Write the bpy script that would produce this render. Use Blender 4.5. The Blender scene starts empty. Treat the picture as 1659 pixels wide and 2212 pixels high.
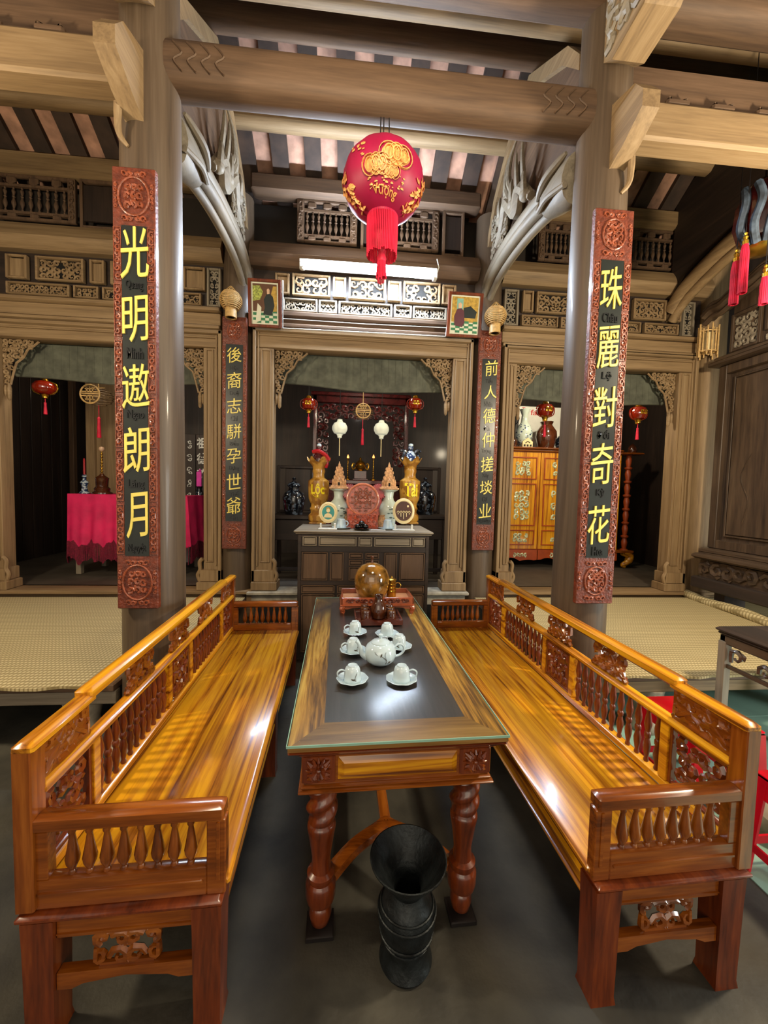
import bpy, math, random
from mathutils import Matrix, Vector
PI = math.pi
sc = bpy.context.scene
COL = sc.collection

# ------------------------------------------------------------------ camera, exposure, daylight
CAM_H = 1.62
FPX = 850.0


def cam_axes(yaw, pitch, roll):
    f = Vector((math.sin(yaw) * math.cos(pitch), math.cos(yaw) * math.cos(pitch), -math.sin(pitch)))
    r = Vector((math.cos(yaw), -math.sin(yaw), 0))
    d = f.cross(r)
    c, s = math.cos(roll), math.sin(roll)
    return c * r - s * d, c * d + s * r, f


AX_R, AX_D, AX_F = cam_axes(math.radians(5.0), math.radians(3.15), math.radians(1.4))
cam = bpy.data.cameras.new('camera')
cam.sensor_fit = 'HORIZONTAL'
cam.sensor_width = 36
cam.lens = FPX / 1659 * 36
cam.clip_start = 0.02
camo = bpy.data.objects.new('camera', cam)
COL.objects.link(camo)
camo.matrix_world = Matrix(((AX_R.x, -AX_D.x, -AX_F.x, 0), (AX_R.y, -AX_D.y, -AX_F.y, 0),
                            (AX_R.z, -AX_D.z, -AX_F.z, CAM_H), (0, 0, 0, 1)))
sc.camera = camo
vs = sc.view_settings
vs.view_transform = 'Standard'
vs.look = 'None'
vs.exposure = 0.7
vs.gamma = 1.0
vs.use_curve_mapping = False
sc.cycles.max_bounces = 6
sc.cycles.diffuse_bounces = 4
sc.cycles.glossy_bounces = 3
sc.cycles.transmission_bounces = 4
sc.cycles.transparent_max_bounces = 8
sc.cycles.sample_clamp_indirect = 4.0
sc.cycles.caustics_reflective = False
sc.cycles.caustics_refractive = False

world = bpy.data.worlds.new('daylight')
sc.world = world
world.use_nodes = True
bg = world.node_tree.nodes['Background']
bg.inputs[0].default_value = (1.0, 0.86, 0.68, 1)
bg.inputs[1].default_value = 0.45          # overcast daylight coming in through the open front of the house


def lamp(name, kind, loc, power, col, target=None, size=None, size_y=None, radius=None, spread=None):
    L = bpy.data.lights.new(name, kind)
    L.energy = power
    L.color = col
    if kind == 'AREA':
        L.shape = 'RECTANGLE'
        L.size = size
        L.size_y = size_y or size
        if spread:
            L.spread = spread
    elif radius:
        L.shadow_soft_size = radius
    o = bpy.data.objects.new(name, L)
    COL.objects.link(o)
    o.location = loc
    if target is not None:
        o.rotation_euler = (Vector(target) - Vector(loc)).to_track_quat('-Z', 'Y').to_euler()
    return o


# added warm fill standing for daylight from the open front, and the lit side bays (their lamps hang outside the frame)
lamp('front_fill_light', 'AREA', (-0.6, -2.6, 2.3), 30, (1.0, 0.86, 0.66), (0.2, 3.0, 1.4), 3.0, 2.4)
lamp('middle_bay_lamp', 'POINT', (0.1, 1.15, 3.5), 60, (1.0, 0.86, 0.62), radius=0.22)
lamp('shrine_fill_right', 'POINT', (2.9, 4.95, 3.2), 42, (1.0, 0.85, 0.6), radius=0.08)  # added fill that brightens the cabinet room, no fixture behind it
lamp('shrine_fill_left', 'POINT', (-2.9, 4.9, 3.25), 16, (1.0, 0.85, 0.65), radius=0.08)  # added fill that lifts the dark left room, no fixture behind it
lamp('shrine_fill_middle', 'POINT', (0.15, 4.85, 3.25), 14, (1.0, 0.9, 0.78), radius=0.08)  # added fill under the ceiling, brighter than the candle bulbs alone
lamp('side_door_light', 'AREA', (5.2, 0.7, 1.1), 130, (0.95, 1.0, 0.96), (2.2, 2.2, 0.1), 1.6, 1.8)
lamp('left_bay_lamp', 'POINT', (-2.7, 1.5, 2.8), 120, (1.0, 0.82, 0.56), radius=0.12)
lamp('right_bay_lamp', 'POINT', (2.85, 1.5, 2.8), 180, (1.0, 0.84, 0.6), radius=0.12)


# ------------------------------------------------------------------ pixel helpers (measurements of the photograph)
def ray(px, py):
    return AX_R * ((px - 829.5) / FPX) + AX_D * ((py - 1106.0) / FPX) + AX_F


def PY(px, py, Y):
    v = ray(px, py)
    return Vector((0, 0, CAM_H)) + v * (Y / v.y)


def PZ(px, py, z):
    v = ray(px, py)
    return Vector((0, 0, CAM_H)) + v * ((z - CAM_H) / v.z)


def PX(px, py, X):
    v = ray(px, py)
    return Vector((0, 0, CAM_H)) + v * (X / v.x)


def mpp(p):                      # metres per photograph pixel at a point
    return (Vector(p) - Vector((0, 0, CAM_H))).dot(AX_F) / FPX


# ------------------------------------------------------------------ materials
def lin(h):
    h = h.lstrip('#')
    out = []
    for i in (0, 2, 4):
        v = int(h[i:i + 2], 16) / 255
        out.append(v / 12.92 if v <= 0.04045 else ((v + 0.055) / 1.055) ** 2.4)
    return (*out, 1)


MATS = {}


def base_mat(name):
    m = bpy.data.materials.new(name)
    m.use_nodes = True
    nt = m.node_tree
    return m, nt, nt.nodes['Principled BSDF']


def plain(name, col, rough=0.5, metal=0.0, coat=0.0, emit=None, estr=0.0, noise=0.12, nscale=12.0, alpha=None, trans=0.0, bump=0.0, bscale=40.0):
    m, nt, b = base_mat(name)
    N, Lk = nt.nodes, nt.links
    c = lin(col)
    b.inputs['Roughness'].default_value = rough
    b.inputs['Metallic'].default_value = metal
    b.inputs['Coat Weight'].default_value = coat
    b.inputs['Coat Roughness'].default_value = 0.08
    tc = N.new('ShaderNodeTexCoord')
    nz = N.new('ShaderNodeTexNoise')
    nz.inputs['Scale'].default_value = nscale
    nz.inputs['Detail'].default_value = 5
    Lk.new(tc.outputs['Object'], nz.inputs['Vector'])
    rp = N.new('ShaderNodeValToRGB')
    rp.color_ramp.elements[0].position = 0.3
    rp.color_ramp.elements[1].position = 0.7
    rp.color_ramp.elements[0].color = (*[max(0, x * (1 - noise * 1.6)) for x in c[:3]], 1)
    rp.color_ramp.elements[1].color = (*[min(1, x * (1 + noise)) for x in c[:3]], 1)
    Lk.new(nz.outputs['Fac'], rp.inputs['Fac'])
    Lk.new(rp.outputs['Color'], b.inputs['Base Color'])
    if emit:
        b.inputs['Emission Color'].default_value = lin(emit)
        b.inputs['Emission Strength'].default_value = estr
    if trans:
        b.inputs['Transmission Weight'].default_value = trans
    if bump:
        n2 = N.new('ShaderNodeTexNoise')
        n2.inputs['Scale'].default_value = bscale
        n2.inputs['Detail'].default_value = 4
        Lk.new(tc.outputs['Object'], n2.inputs['Vector'])
        bp = N.new('ShaderNodeBump')
        bp.inputs['Strength'].default_value = bump
        bp.inputs['Distance'].default_value = 0.01
        Lk.new(n2.outputs['Fac'], bp.inputs['Height'])
        Lk.new(bp.outputs['Normal'], b.inputs['Normal'])
    MATS[name] = m
    return m


def wood(name, light, mid, dark, axis='Y', scale=14.0, stretch=0.06, rough=0.55, coat=0.0, bump=0.25, contrast=(0.32, 0.52, 0.72), worn=0.0, swirl=0.6):
    """grain streaks along one local axis, blotched by a slow noise"""
    m, nt, b = base_mat(name)
    N, Lk = nt.nodes, nt.links
    tc = N.new('ShaderNodeTexCoord')
    oi = N.new('ShaderNodeObjectInfo')
    mul = N.new('ShaderNodeMath')
    mul.operation = 'MULTIPLY'
    mul.inputs[1].default_value = 7.3
    Lk.new(oi.outputs['Random'], mul.inputs[0])
    mp = N.new('ShaderNodeMapping')
    s = [1.0, 1.0, 1.0]
    s['XYZ'.index(axis)] = stretch
    mp.inputs['Scale'].default_value = s
    Lk.new(tc.outputs['Object'], mp.inputs['Vector'])
    Lk.new(mul.outputs[0], mp.inputs['Location'])
    n1 = N.new('ShaderNodeTexNoise')
    n1.inputs['Scale'].default_value = scale
    n1.inputs['Detail'].default_value = 6
    n1.inputs['Roughness'].default_value = 0.6
    n1.inputs['Distortion'].default_value = swirl
    Lk.new(mp.outputs['Vector'], n1.inputs['Vector'])
    n2 = N.new('ShaderNodeTexNoise')
    n2.inputs['Scale'].default_value = scale * 5
    n2.inputs['Detail'].default_value = 3
    Lk.new(mp.outputs['Vector'], n2.inputs['Vector'])
    mx = N.new('ShaderNodeMix')
    mx.data_type = 'FLOAT'
    mx.inputs[0].default_value = 0.28
    Lk.new(n1.outputs['Fac'], mx.inputs[2])
    Lk.new(n2.outputs['Fac'], mx.inputs[3])
    rp = N.new('ShaderNodeValToRGB')
    e = rp.color_ramp.elements
    e[0].position, e[0].color = contrast[0], lin(dark)
    e[1].position, e[1].color = contrast[2], lin(light)
    k = e.new(contrast[1])
    k.color = lin(mid)
    Lk.new(mx.outputs[0], rp.inputs['Fac'])
    Lk.new(rp.outputs['Color'], b.inputs['Base Color'])
    b.inputs['Roughness'].default_value = rough
    b.inputs['Coat Weight'].default_value = coat
    b.inputs['Coat Roughness'].default_value = 0.1
    if bump:
        bp = N.new('ShaderNodeBump')
        bp.inputs['Strength'].default_value = bump
        bp.inputs['Distance'].default_value = 0.004
        Lk.new(mx.outputs[0], bp.inputs['Height'])
        Lk.new(bp.outputs['Normal'], b.inputs['Normal'])
    MATS[name] = m
    return m


for ax in 'XYZ':
    wood('lacquer_' + ax, '#e0a11c', '#b97414', '#683308', ax, 13, 0.04, 0.25, 0.45, 0.05, (0.36, 0.46, 0.58), swirl=1.8)
    wood('amber_' + ax, '#a55f1e', '#82420f', '#4a2008', ax, 20, 0.08, 0.25, 0.6, 0.05)
    wood('redwood_' + ax, '#8c4418', '#6e2e10', '#3e1608', ax, 20, 0.1, 0.28, 0.6, 0.05)
    wood('old_' + ax, '#6f5540', '#5d4632', '#463325', ax, 16, 0.06, 0.7, 0.0, 0.3)
    wood('pale_' + ax, '#9a8261', '#886f4e', '#6a543a', ax, 18, 0.05, 0.65, 0.0, 0.3)
    wood('dark_' + ax, '#3c2c22', '#2b1f18', '#17100c', ax, 10, 0.07, 0.6, 0.05, 0.3)
    wood('grey_' + ax, '#9a8f7c', '#857a68', '#6a5f50', ax, 16, 0.06, 0.6, 0.0, 0.25)  # on the ribbed curved beams: old wood with the tube's light in its colour
    wood('column_' + ax, '#665645', '#564636', '#423528', ax, 16, 0.04, 0.5, 0.1, 0.2)
    wood('screen_' + ax, '#5f4c39', '#463628', '#281d15', ax, 12, 0.08, 0.5, 0.15, 0.3)
wood('inlay', '#4a3e3a', '#3a302e', '#2a2220', 'Y', 22, 0.06, 0.35, 0.3, 0.05)
wood('zebra', '#d2a650', '#b07c30', '#5f3c18', 'Y', 18, 0.06, 0.3, 0.4, 0.05, (0.4, 0.5, 0.6), swirl=1.2)
wood('zebra_x', '#a07a44', '#86602e', '#5a3a1a', 'X', 18, 0.06, 0.3, 0.4, 0.05)
plain('couplet_red', '#6b2f1c', 0.42, coat=0.25, noise=0.3, nscale=30, bump=0.5, bscale=70)
plain('couplet_relief', '#8a4429', 0.4, coat=0.3, noise=0.25, nscale=40, bump=0.4, bscale=90)
plain('couplet_panel', '#141b16', 0.3, coat=0.35, noise=0.3, nscale=8)
plain('gilt', '#ead66a', 0.4, metal=0.0, noise=0.08)
plain('ink', '#070808', 0.25, coat=0.5)
plain('gold', '#d8a838', 0.22, metal=0.9, noise=0.1)
plain('brass', '#b58a35', 0.25, metal=0.95, noise=0.15)
plain('gold_print', '#dc9c58', 0.5, noise=0.25, nscale=60)
plain('lantern_red', '#9c0a3e', 0.5, noise=0.12, nscale=5)
plain('tassel_red', '#d3163c', 0.6, noise=0.2)
plain('glass_red', '#7e1c08', 0.08, coat=0.8, noise=0.2)
plain('white_lantern', '#d6d8c2', 0.5, noise=0.1, emit='#d6d8c2', estr=0.25)
plain('bamboo', '#c9a468', 0.5, noise=0.2, nscale=30)
plain('bamboo_dark', '#6e5638', 0.6, noise=0.3, nscale=30)
plain('tube', '#ffffff', 0.4, emit='#dcecff', estr=190.0)
plain('white_plastic', '#d9d9d2', 0.4, noise=0.04)
plain('wire_black', '#171212', 0.5)
plain('porcelain', '#bccfd8', 0.12, coat=0.7, noise=0.03)
plain('celadon', '#c3d0c6', 0.15, coat=0.6, noise=0.06)
plain('celadon_paint', '#4c5f58', 0.3)
plain('bird_paint', '#3a2f1e', 0.3)


def two_tone(name, a, c, scale, cut=0.52, rough=0.15):
    m = plain(name, a, rough, coat=0.6)
    rp = [n for n in m.node_tree.nodes if n.type == 'VALTORGB'][0]
    rp.color_ramp.elements[0].position, rp.color_ramp.elements[0].color = cut - .03, lin(a)
    rp.color_ramp.elements[1].position, rp.color_ramp.elements[1].color = cut + .03, lin(c)
    [n for n in m.node_tree.nodes if n.type == 'TEX_NOISE'][0].inputs['Scale'].default_value = scale
    return m


two_tone('blue_glaze', '#24365c', '#b4c2cc', 38, 0.53)
two_tone('dark_glaze', '#10141c', '#5d6c80', 26, 0.56)
two_tone('gold_vase', '#8f5f1e', '#b98a38', 11, 0.5, 0.28)
plain('glass_edge', '#8fb8a4', 0.15, coat=0.5, noise=0.05)
plain('plate_rim', '#c9785a', 0.3, coat=0.5, noise=0.2, nscale=30)

plain('yellow_paint', '#f0d820', 0.4, noise=0.05)
plain('cream', '#e4d3a0', 0.4, noise=0.08)
plain('sandstone', '#c99a6c', 0.7, noise=0.3, nscale=50, bump=0.4, bscale=60)
plain('agate', '#a8452a', 0.3, coat=0.5, noise=0.4, nscale=40, bump=0.5, bscale=60)
plain('heart_red', '#a3131c', 0.3, coat=0.4)
plain('teal', '#1f8a86', 0.4)
plain('jar_glaze', '#7a541f', 0.12, coat=0.8, noise=0.75, nscale=14)
plain('brown_glaze', '#4c2614', 0.12, coat=0.8, noise=0.35, nscale=10)
plain('tray_wood', '#94492a', 0.3, coat=0.4, noise=0.2, nscale=20)
plain('tray_dark', '#4f2013', 0.25, coat=0.5, noise=0.2, nscale=20)
plain('tray_floor', '#c58a5c', 0.4, coat=0.2, noise=0.1)
plain('bronze', '#23282a', 0.45, metal=0.55, noise=0.4, nscale=20, bump=0.3, bscale=50)
plain('cement', '#403d34', 0.7, noise=0.5, nscale=2.6, bump=0.25, bscale=30)
plain('teal_tile', '#86aa9a', 0.5, noise=0.15, nscale=3)
plain('sanctum_floor', '#4b443b', 0.6, noise=0.2, nscale=4)
plain('stone', '#a39c8c', 0.85, noise=0.25, nscale=10, bump=0.4, bscale=25)
plain('plaster', '#2c241d', 0.85, noise=0.2, nscale=3)
plain('tile', '#b58a74', 0.8, noise=0.35, nscale=6, bump=0.3, bscale=20)
plain('rafter', '#3a2a20', 0.75, noise=0.3, nscale=8)
plain('blind', '#55574a', 0.8, noise=0.25, nscale=10)
plain('pink_cloth', '#d81a5c', 0.75, noise=0.15, nscale=6, bump=0.3, bscale=14)
plain('pink_fringe', '#7c1432', 0.8, noise=0.3, nscale=60)
plain('magenta', '#e03ab0', 0.6)
plain('red_plastic', '#cf0722', 0.3, coat=0.2, noise=0.08)
plain('nacre', '#c9d3ae', 0.25, coat=0.6, noise=0.35, nscale=40)
plain('black_hole', '#0b0806', 0.9)  # near-black colour standing for shade inside openings
plain('photo_paper', '#d7d9c4', 0.35, noise=0.03)
plain('photo_green', '#2e7a52', 0.4)
plain('photo_dark', '#14201f', 0.4)
plain('photo_yellow', '#b9963e', 0.4, noise=0.3, nscale=30)
plain('photo_plum', '#5a2a36', 0.4)
plain('photo_skin', '#d8b394', 0.4)
plain('photo_brown', '#5d3a22', 0.4)
plain('photo_leaf', '#a7b254', 0.4, noise=0.5, nscale=60)
plain('photo_sky', '#7fb2a4', 0.4)
plain('candle_red', '#a01820', 0.4)
plain('flame', '#ff9a50', 0.4, emit='#ff8a40', estr=3.0)
plain('text_red', '#c01a20', 0.5)
plain('cabinet_red', '#a2441a', 0.35, coat=0.4, noise=0.15, nscale=12)
plain('lacquer_dark_red', '#4a1413', 0.25, coat=0.6, noise=0.35, nscale=12)
plain('blue_cloth', '#3a4655', 0.7, noise=0.7, nscale=14)


def mat_straw():
    m, nt, b = base_mat('straw')
    N, Lk = nt.nodes, nt.links
    tc = N.new('ShaderNodeTexCoord')
    w = N.new('ShaderNodeTexWave')
    w.wave_type = 'BANDS'
    w.bands_direction = 'X'
    w.inputs['Scale'].default_value = 13
    w.inputs['Distortion'].default_value = 0.3
    Lk.new(tc.outputs['Object'], w.inputs['Vector'])
    w2 = N.new('ShaderNodeTexWave')
    w2.bands_direction = 'Y'
    w2.inputs['Scale'].default_value = 9
    Lk.new(tc.outputs['Object'], w2.inputs['Vector'])
    mu = N.new('ShaderNodeMath')
    mu.operation = 'MULTIPLY'
    Lk.new(w.outputs['Fac'], mu.inputs[0])
    Lk.new(w2.outputs['Fac'], mu.inputs[1])
    rp = N.new('ShaderNodeValToRGB')
    rp.color_ramp.elements[0].color = lin('#8d7c52')
    rp.color_ramp.elements[1].color = lin('#c2b184')
    rp.color_ramp.elements[1].position = 0.5
    Lk.new(mu.outputs[0], rp.inputs['Fac'])
    Lk.new(rp.outputs['Color'], b.inputs['Base Color'])
    bp = N.new('ShaderNodeBump')
    bp.inputs['Strength'].default_value = 0.4
    bp.inputs['Distance'].default_value = 0.004
    Lk.new(mu.outputs[0], bp.inputs['Height'])
    Lk.new(bp.outputs['Normal'], b.inputs['Normal'])
    b.inputs['Roughness'].default_value = 0.75
    MATS['straw'] = m


mat_straw()


def mat_sheet_glass():
    m = bpy.data.materials.new('sheet_glass')
    m.use_nodes = True
    nt = m.node_tree
    N, Lk = nt.nodes, nt.links
    N.clear()
    out = N.new('ShaderNodeOutputMaterial')
    mx = N.new('ShaderNodeMixShader')
    tr = N.new('ShaderNodeBsdfTransparent')
    tr.inputs[0].default_value = (0.965, 0.99, 0.975, 1)
    gl = N.new('ShaderNodeBsdfGlossy')
    gl.inputs['Roughness'].default_value = 0.22
    fr = N.new('ShaderNodeFresnel')
    fr.inputs[0].default_value = 1.5
    ge = N.new('ShaderNodeNewGeometry')
    sb_ = N.new('ShaderNodeMath')
    sb_.operation = 'MULTIPLY_ADD'          # the sheet's lower face only lets light out
    sb_.inputs[1].default_value = -1.0
    sb_.inputs[2].default_value = 1.0
    Lk.new(ge.outputs['Backfacing'], sb_.inputs[0])
    ml = N.new('ShaderNodeMath')
    ml.operation = 'MULTIPLY'
    Lk.new(fr.outputs[0], ml.inputs[0])
    Lk.new(sb_.outputs[0], ml.inputs[1])
    Lk.new(ml.outputs[0], mx.inputs[0])
    Lk.new(tr.outputs[0], mx.inputs[1])
    Lk.new(gl.outputs[0], mx.inputs[2])
    Lk.new(mx.outputs[0], out.inputs[0])
    MATS['sheet_glass'] = m


mat_sheet_glass()


# ------------------------------------------------------------------ mesh helpers
class MB:
    """collects shapes into ONE mesh"""

    def __init__(s):
        s.v, s.f, s.m = [], [], []
        s.M = Matrix.Identity(4)
        s.mi = 0

    def add(s, vs_, fs):
        o = len(s.v)
        s.v += [s.M @ Vector(p) for p in vs_]
        for f in fs:
            s.f.append([o + i for i in f])
            s.m.append(s.mi)
        return s

    def box(s, x0, y0, z0, x1, y1, z1, c=0.0):
        x0, x1 = min(x0, x1), max(x0, x1)
        y0, y1 = min(y0, y1), max(y0, y1)
        z0, z1 = min(z0, z1), max(z0, z1)
        c = min(c, (x1 - x0) * .45, (y1 - y0) * .45, (z1 - z0) * .45)
        if c <= 0:
            return s.add([(x0, y0, z0), (x1, y0, z0), (x1, y1, z0), (x0, y1, z0), (x0, y0, z1), (x1, y0, z1), (x1, y1, z1), (x0, y1, z1)],
                         [(3, 2, 1, 0), (4, 5, 6, 7), (0, 1, 5, 4), (1, 2, 6, 5), (2, 3, 7, 6), (3, 0, 4, 7)])
        rings = []
        for z, i in ((z0, c), (z0 + c, 0), (z1 - c, 0), (z1, c)):
            k = c * .6 if i == 0 else c * 1.3
            a, b_, d, e = x0 + i, x1 - i, y0 + i, y1 - i
            rings.append([(a + k, d, z), (b_ - k, d, z), (b_, d + k, z), (b_, e - k, z), (b_ - k, e, z), (a + k, e, z), (a, e - k, z), (a, d + k, z)])
        vv = [p for r in rings for p in r]
        ff = [tuple(range(7, -1, -1)), tuple(range(24, 32))]
        for r in range(3):
            for i in range(8):
                j = (i + 1) % 8
                ff.append((r * 8 + i, r * 8 + j, r * 8 + 8 + j, r * 8 + 8 + i))
        return s.add(vv, ff)

    def obox(s, c, size, rot=None, ch=0.0):
        M0 = s.M
        s.M = M0 @ Matrix.Translation(c) @ (rot.to_4x4() if rot else Matrix.Identity(4))
        s.box(-size[0] / 2, -size[1] / 2, -size[2] / 2, size[0] / 2, size[1] / 2, size[2] / 2, ch)
        s.M = M0
        return s

    def lathe(s, prof, c=(0, 0, 0), n=20, rot=None, rf=None, cap=True, ez=None):
        M0 = s.M
        s.M = M0 @ Matrix.Translation(c) @ (rot.to_4x4() if rot else Matrix.Identity(4))
        vv, ff = [], []
        for r, z in prof:
            for i in range(n):
                a = 2 * PI * i / n
                k = r * (rf(a, z) if rf else 1)
                vv.append((k * math.cos(a), k * math.sin(a), z + (ez(a, z) if ez else 0)))
        for j in range(len(prof) - 1):
            for i in range(n):
                k = (i + 1) % n
                ff.append((j * n + i, j * n + k, j * n + n + k, j * n + n + i))
        if cap:
            if prof[0][0] > 1e-4:
                ff.append(tuple(range(n - 1, -1, -1)))
            if prof[-1][0] > 1e-4:
                ff.append(tuple(range((len(prof) - 1) * n, len(prof) * n)))
        s.add(vv, ff)
        s.M = M0
        return s

    def tube(s, pts, r, n=8, cap=True, flat=1.0):
        pts = [Vector(p) for p in pts]
        rr = r if isinstance(r, (list, tuple)) else [r] * len(pts)
        vv, ff = [], []
        t0 = (pts[1] - pts[0]).normalized()
        up = Vector((0, 0, 1)) if abs(t0.z) < .9 else Vector((0, 1, 0))
        nrm = (up - t0 * up.dot(t0)).normalized()
        for i, p in enumerate(pts):
            t = (pts[min(i + 1, len(pts) - 1)] - pts[max(i - 1, 0)])
            t = t.normalized() if t.length > 1e-9 else t0
            nn = nrm - t * nrm.dot(t)
            nrm = nn.normalized() if nn.length > 1e-6 else nrm
            bn = t.cross(nrm)
            for k in range(n):
                a = 2 * PI * k / n
                vv.append(p + nrm * (rr[i] * math.cos(a)) + bn * (rr[i] * flat * math.sin(a)))
        for j in range(len(pts) - 1):
            for i in range(n):
                k = (i + 1) % n
                ff.append((j * n + i, j * n + k, j * n + n + k, j * n + n + i))
        if cap:
            ff.append(tuple(range(n - 1, -1, -1)))
            ff.append(tuple(range((len(pts) - 1) * n, len(pts) * n)))
        return s.add(vv, ff)

    def prism(s, poly, a, b, plane='xz'):
        """extrude a 2D outline between a and b along the plane's normal"""
        f = {'xz': lambda u, w, d: (u, d, w), 'xy': lambda u, w, d: (u, w, d), 'yz': lambda u, w, d: (d, u, w)}[plane]
        n = len(poly)
        vv = [f(u, w, a) for u, w in poly] + [f(u, w, b) for u, w in poly]
        ff = [tuple(range(n)), tuple(range(2 * n - 1, n - 1, -1))]
        for i in range(n):
            j = (i + 1) % n
            ff.append((i, i + n, j + n, j))
        return s.add(vv, ff)

    def ball(s, c, r, n=12, m=8):
        r = r if isinstance(r, (list, tuple)) else (r, r, r)
        M0 = s.M
        s.M = M0 @ Matrix.Translation(c) @ Matrix.Diagonal((*r, 1))
        s.lathe([(math.sin(PI * i / m) + (1e-5 if i in (0, m) else 0), -math.cos(PI * i / m)) for i in range(m + 1)], n=n, cap=False)
        s.M = M0
        return s

    def ring(s, c, R, r, axis='Y', n=24, k=6, sx=1.0):
        pts = []
        for i in range(n + 1):
            a = 2 * PI * i / n
            u, w = R * sx * math.cos(a), R * math.sin(a)
            pts.append({'Y': (c[0] + u, c[1], c[2] + w), 'X': (c[0], c[1] + u, c[2] + w), 'Z': (c[0] + u, c[1] + w, c[2])}[axis])
        return s.tube(pts, r, k, cap=False)

    def frame(s, x0, x1, z0, z1, w, y0, y1, c=0.0, wz=None):
        wz = wz or w
        s.box(x0, y0, z0, x0 + w, y1, z1, c)
        s.box(x1 - w, y0, z0, x1, y1, z1, c)
        s.box(x0 + w, y0, z0, x1 - w, y1, z0 + wz, c)
        return s.box(x0 + w, y0, z1 - wz, x1 - w, y1, z1, c)

    # carved scrollwork filling a rectangle of the local XZ plane, its front at y
    def scrolls(s, x0, x1, z0, z1, y, seed=1, cell=0.05, r=0.006, mirror=True, dens=1.0, n=5):
        rnd = random.Random(seed)
        W, Hh = x1 - x0, z1 - z0
        cx = (x0 + x1) / 2
        halfW = W / 2 if mirror else W
        nx, nz = max(1, round(halfW / cell)), max(1, round(Hh / cell))
        ox = cx if mirror else x0
        for i in range(nx):
            for j in range(nz):
                if rnd.random() > dens:
                    continue
                u = ox + (i + .5 + rnd.uniform(-.15, .15)) * halfW / nx
                w = z0 + (j + .5 + rnd.uniform(-.15, .15)) * Hh / nz
                R = min(halfW / nx, Hh / nz) * rnd.uniform(.42, .58)
                a0, d = rnd.uniform(0, 2 * PI), rnd.choice((-1, 1))
                pts = []
                for q in range(9):
                    t = q / 8
                    a = a0 + d * t * 1.35 * 2 * PI * .8
                    rad = R * (1.15 - .85 * t)
                    pts.append((rad * math.cos(a), rad * math.sin(a)))
                rr = [r * (.7 + .6 * math.sin(PI * min(1, .15 + q / 8))) for q in range(9)]
                lf = [(R * 1.1 * math.cos(a0 + PI + t), R * 1.1 * math.sin(a0 + PI + t)) for t in (0, .5, 1.0)]
                for sg in ((1, -1) if mirror else (1,)):
                    def q2(p):
                        x = u + p[0]
                        z = min(max(w + p[1], z0 + r), z1 - r)
                        x = min(max(x, x0 + r), x1 - r)
                        return (x if sg == 1 else 2 * cx - x, y, z)
                    s.tube([q2(p) for p in pts], rr, n, flat=.8)
                    s.tube([q2(p) for p in lf], [r * .4, r * 1.3, r * .3], n, flat=.6)
        return s

    def text(s, body, w, h, c, shear=0.0, bold=0.012, depth=0.004, fn=None, fit=True):
        """raised lettering centred at c in the local XZ plane facing -Y, w x h metres"""
        cu = bpy.data.curves.new('t', 'FONT')
        cu.body = body
        cu.align_x = 'LEFT'
        cu.extrude = 0.0
        cu.offset = bold
        cu.resolution_u = 3
        ob = bpy.data.objects.new('t', cu)
        COL.objects.link(ob)
        dg = bpy.context.evaluated_depsgraph_get()
        me = bpy.data.meshes.new_from_object(ob.evaluated_get(dg))
        bpy.data.objects.remove(ob)
        bpy.data.curves.remove(cu)
        if not len(me.vertices):
            bpy.data.meshes.remove(me)
            return s
        xs = [v.co.x for v in me.vertices]
        ys = [v.co.y for v in me.vertices]
        ax, bx, ay, by = min(xs), max(xs), min(ys), max(ys)
        kx, ky = w / (bx - ax), h / (by - ay)
        P = [((v.co.x - (ax + bx) / 2) * kx, (v.co.y - (ay + by) / 2) * ky) for v in me.vertices]
        P = [(x, z + shear * x) for x, z in P]
        F = [tuple(p.vertices) for p in me.polygons]
        edges = {}
        for f in F:
            for i in range(len(f)):
                a, b = f[i], f[(i + 1) % len(f)]
                edges[(a, b)] = edges.get((a, b), 0) + 1
        n = len(P)
        if fn:
            front = [fn(x, z, depth) for x, z in P]
            back = [fn(x, z, 0) for x, z in P]
        else:
            front = [(c[0] + x, c[1] - depth, c[2] + z) for x, z in P]
            back = [(c[0] + x, c[1], c[2] + z) for x, z in P]
        ff = [f for f in F]
        ff += [(b, a, a + n, b + n) for (a, b) in edges if (b, a) not in edges]
        s.add(front + back, ff)
        bpy.data.meshes.remove(me)
        return s

    def build(s, name, mats, parent=None, loc=None, rz=0.0, sharp=38, smooth=True):
        me = bpy.data.meshes.new(name)
        me.from_pydata([tuple(p) for p in s.v], [], s.f)
        mats = mats if isinstance(mats, (list, tuple)) else [mats]
        for m in mats:
            me.materials.append(MATS[m])
        if len(mats) > 1:
            me.polygons.foreach_set('material_index', s.m)
        if smooth:
            me.polygons.foreach_set('use_smooth', [True] * len(me.polygons))
            me.set_sharp_from_angle(angle=math.radians(sharp))
        me.update()
        o = bpy.data.objects.new(name, me)
        COL.objects.link(o)
        if parent:
            o.parent = parent
        if loc is not None:
            o.location = loc
        o.rotation_euler.z = rz
        return o


def tag(o, label, cat, group=None, kind=None):
    o['label'] = label
    o['category'] = cat
    if group:
        o['group'] = group
    if kind:
        o['kind'] = kind
    return o


def thing(name, label, cat, loc=(0, 0, 0), rz=0.0, group=None, kind=None):
    o = bpy.data.objects.new(name, None)
    o.empty_display_size = 0.1
    COL.objects.link(o)
    o.location = loc
    o.rotation_euler.z = rz
    return tag(o, label, cat, group, kind)


def struct(o, label=None, cat=None):
    o['kind'] = 'structure'
    if label:
        o['label'] = label
        o['category'] = cat
    return o


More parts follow.
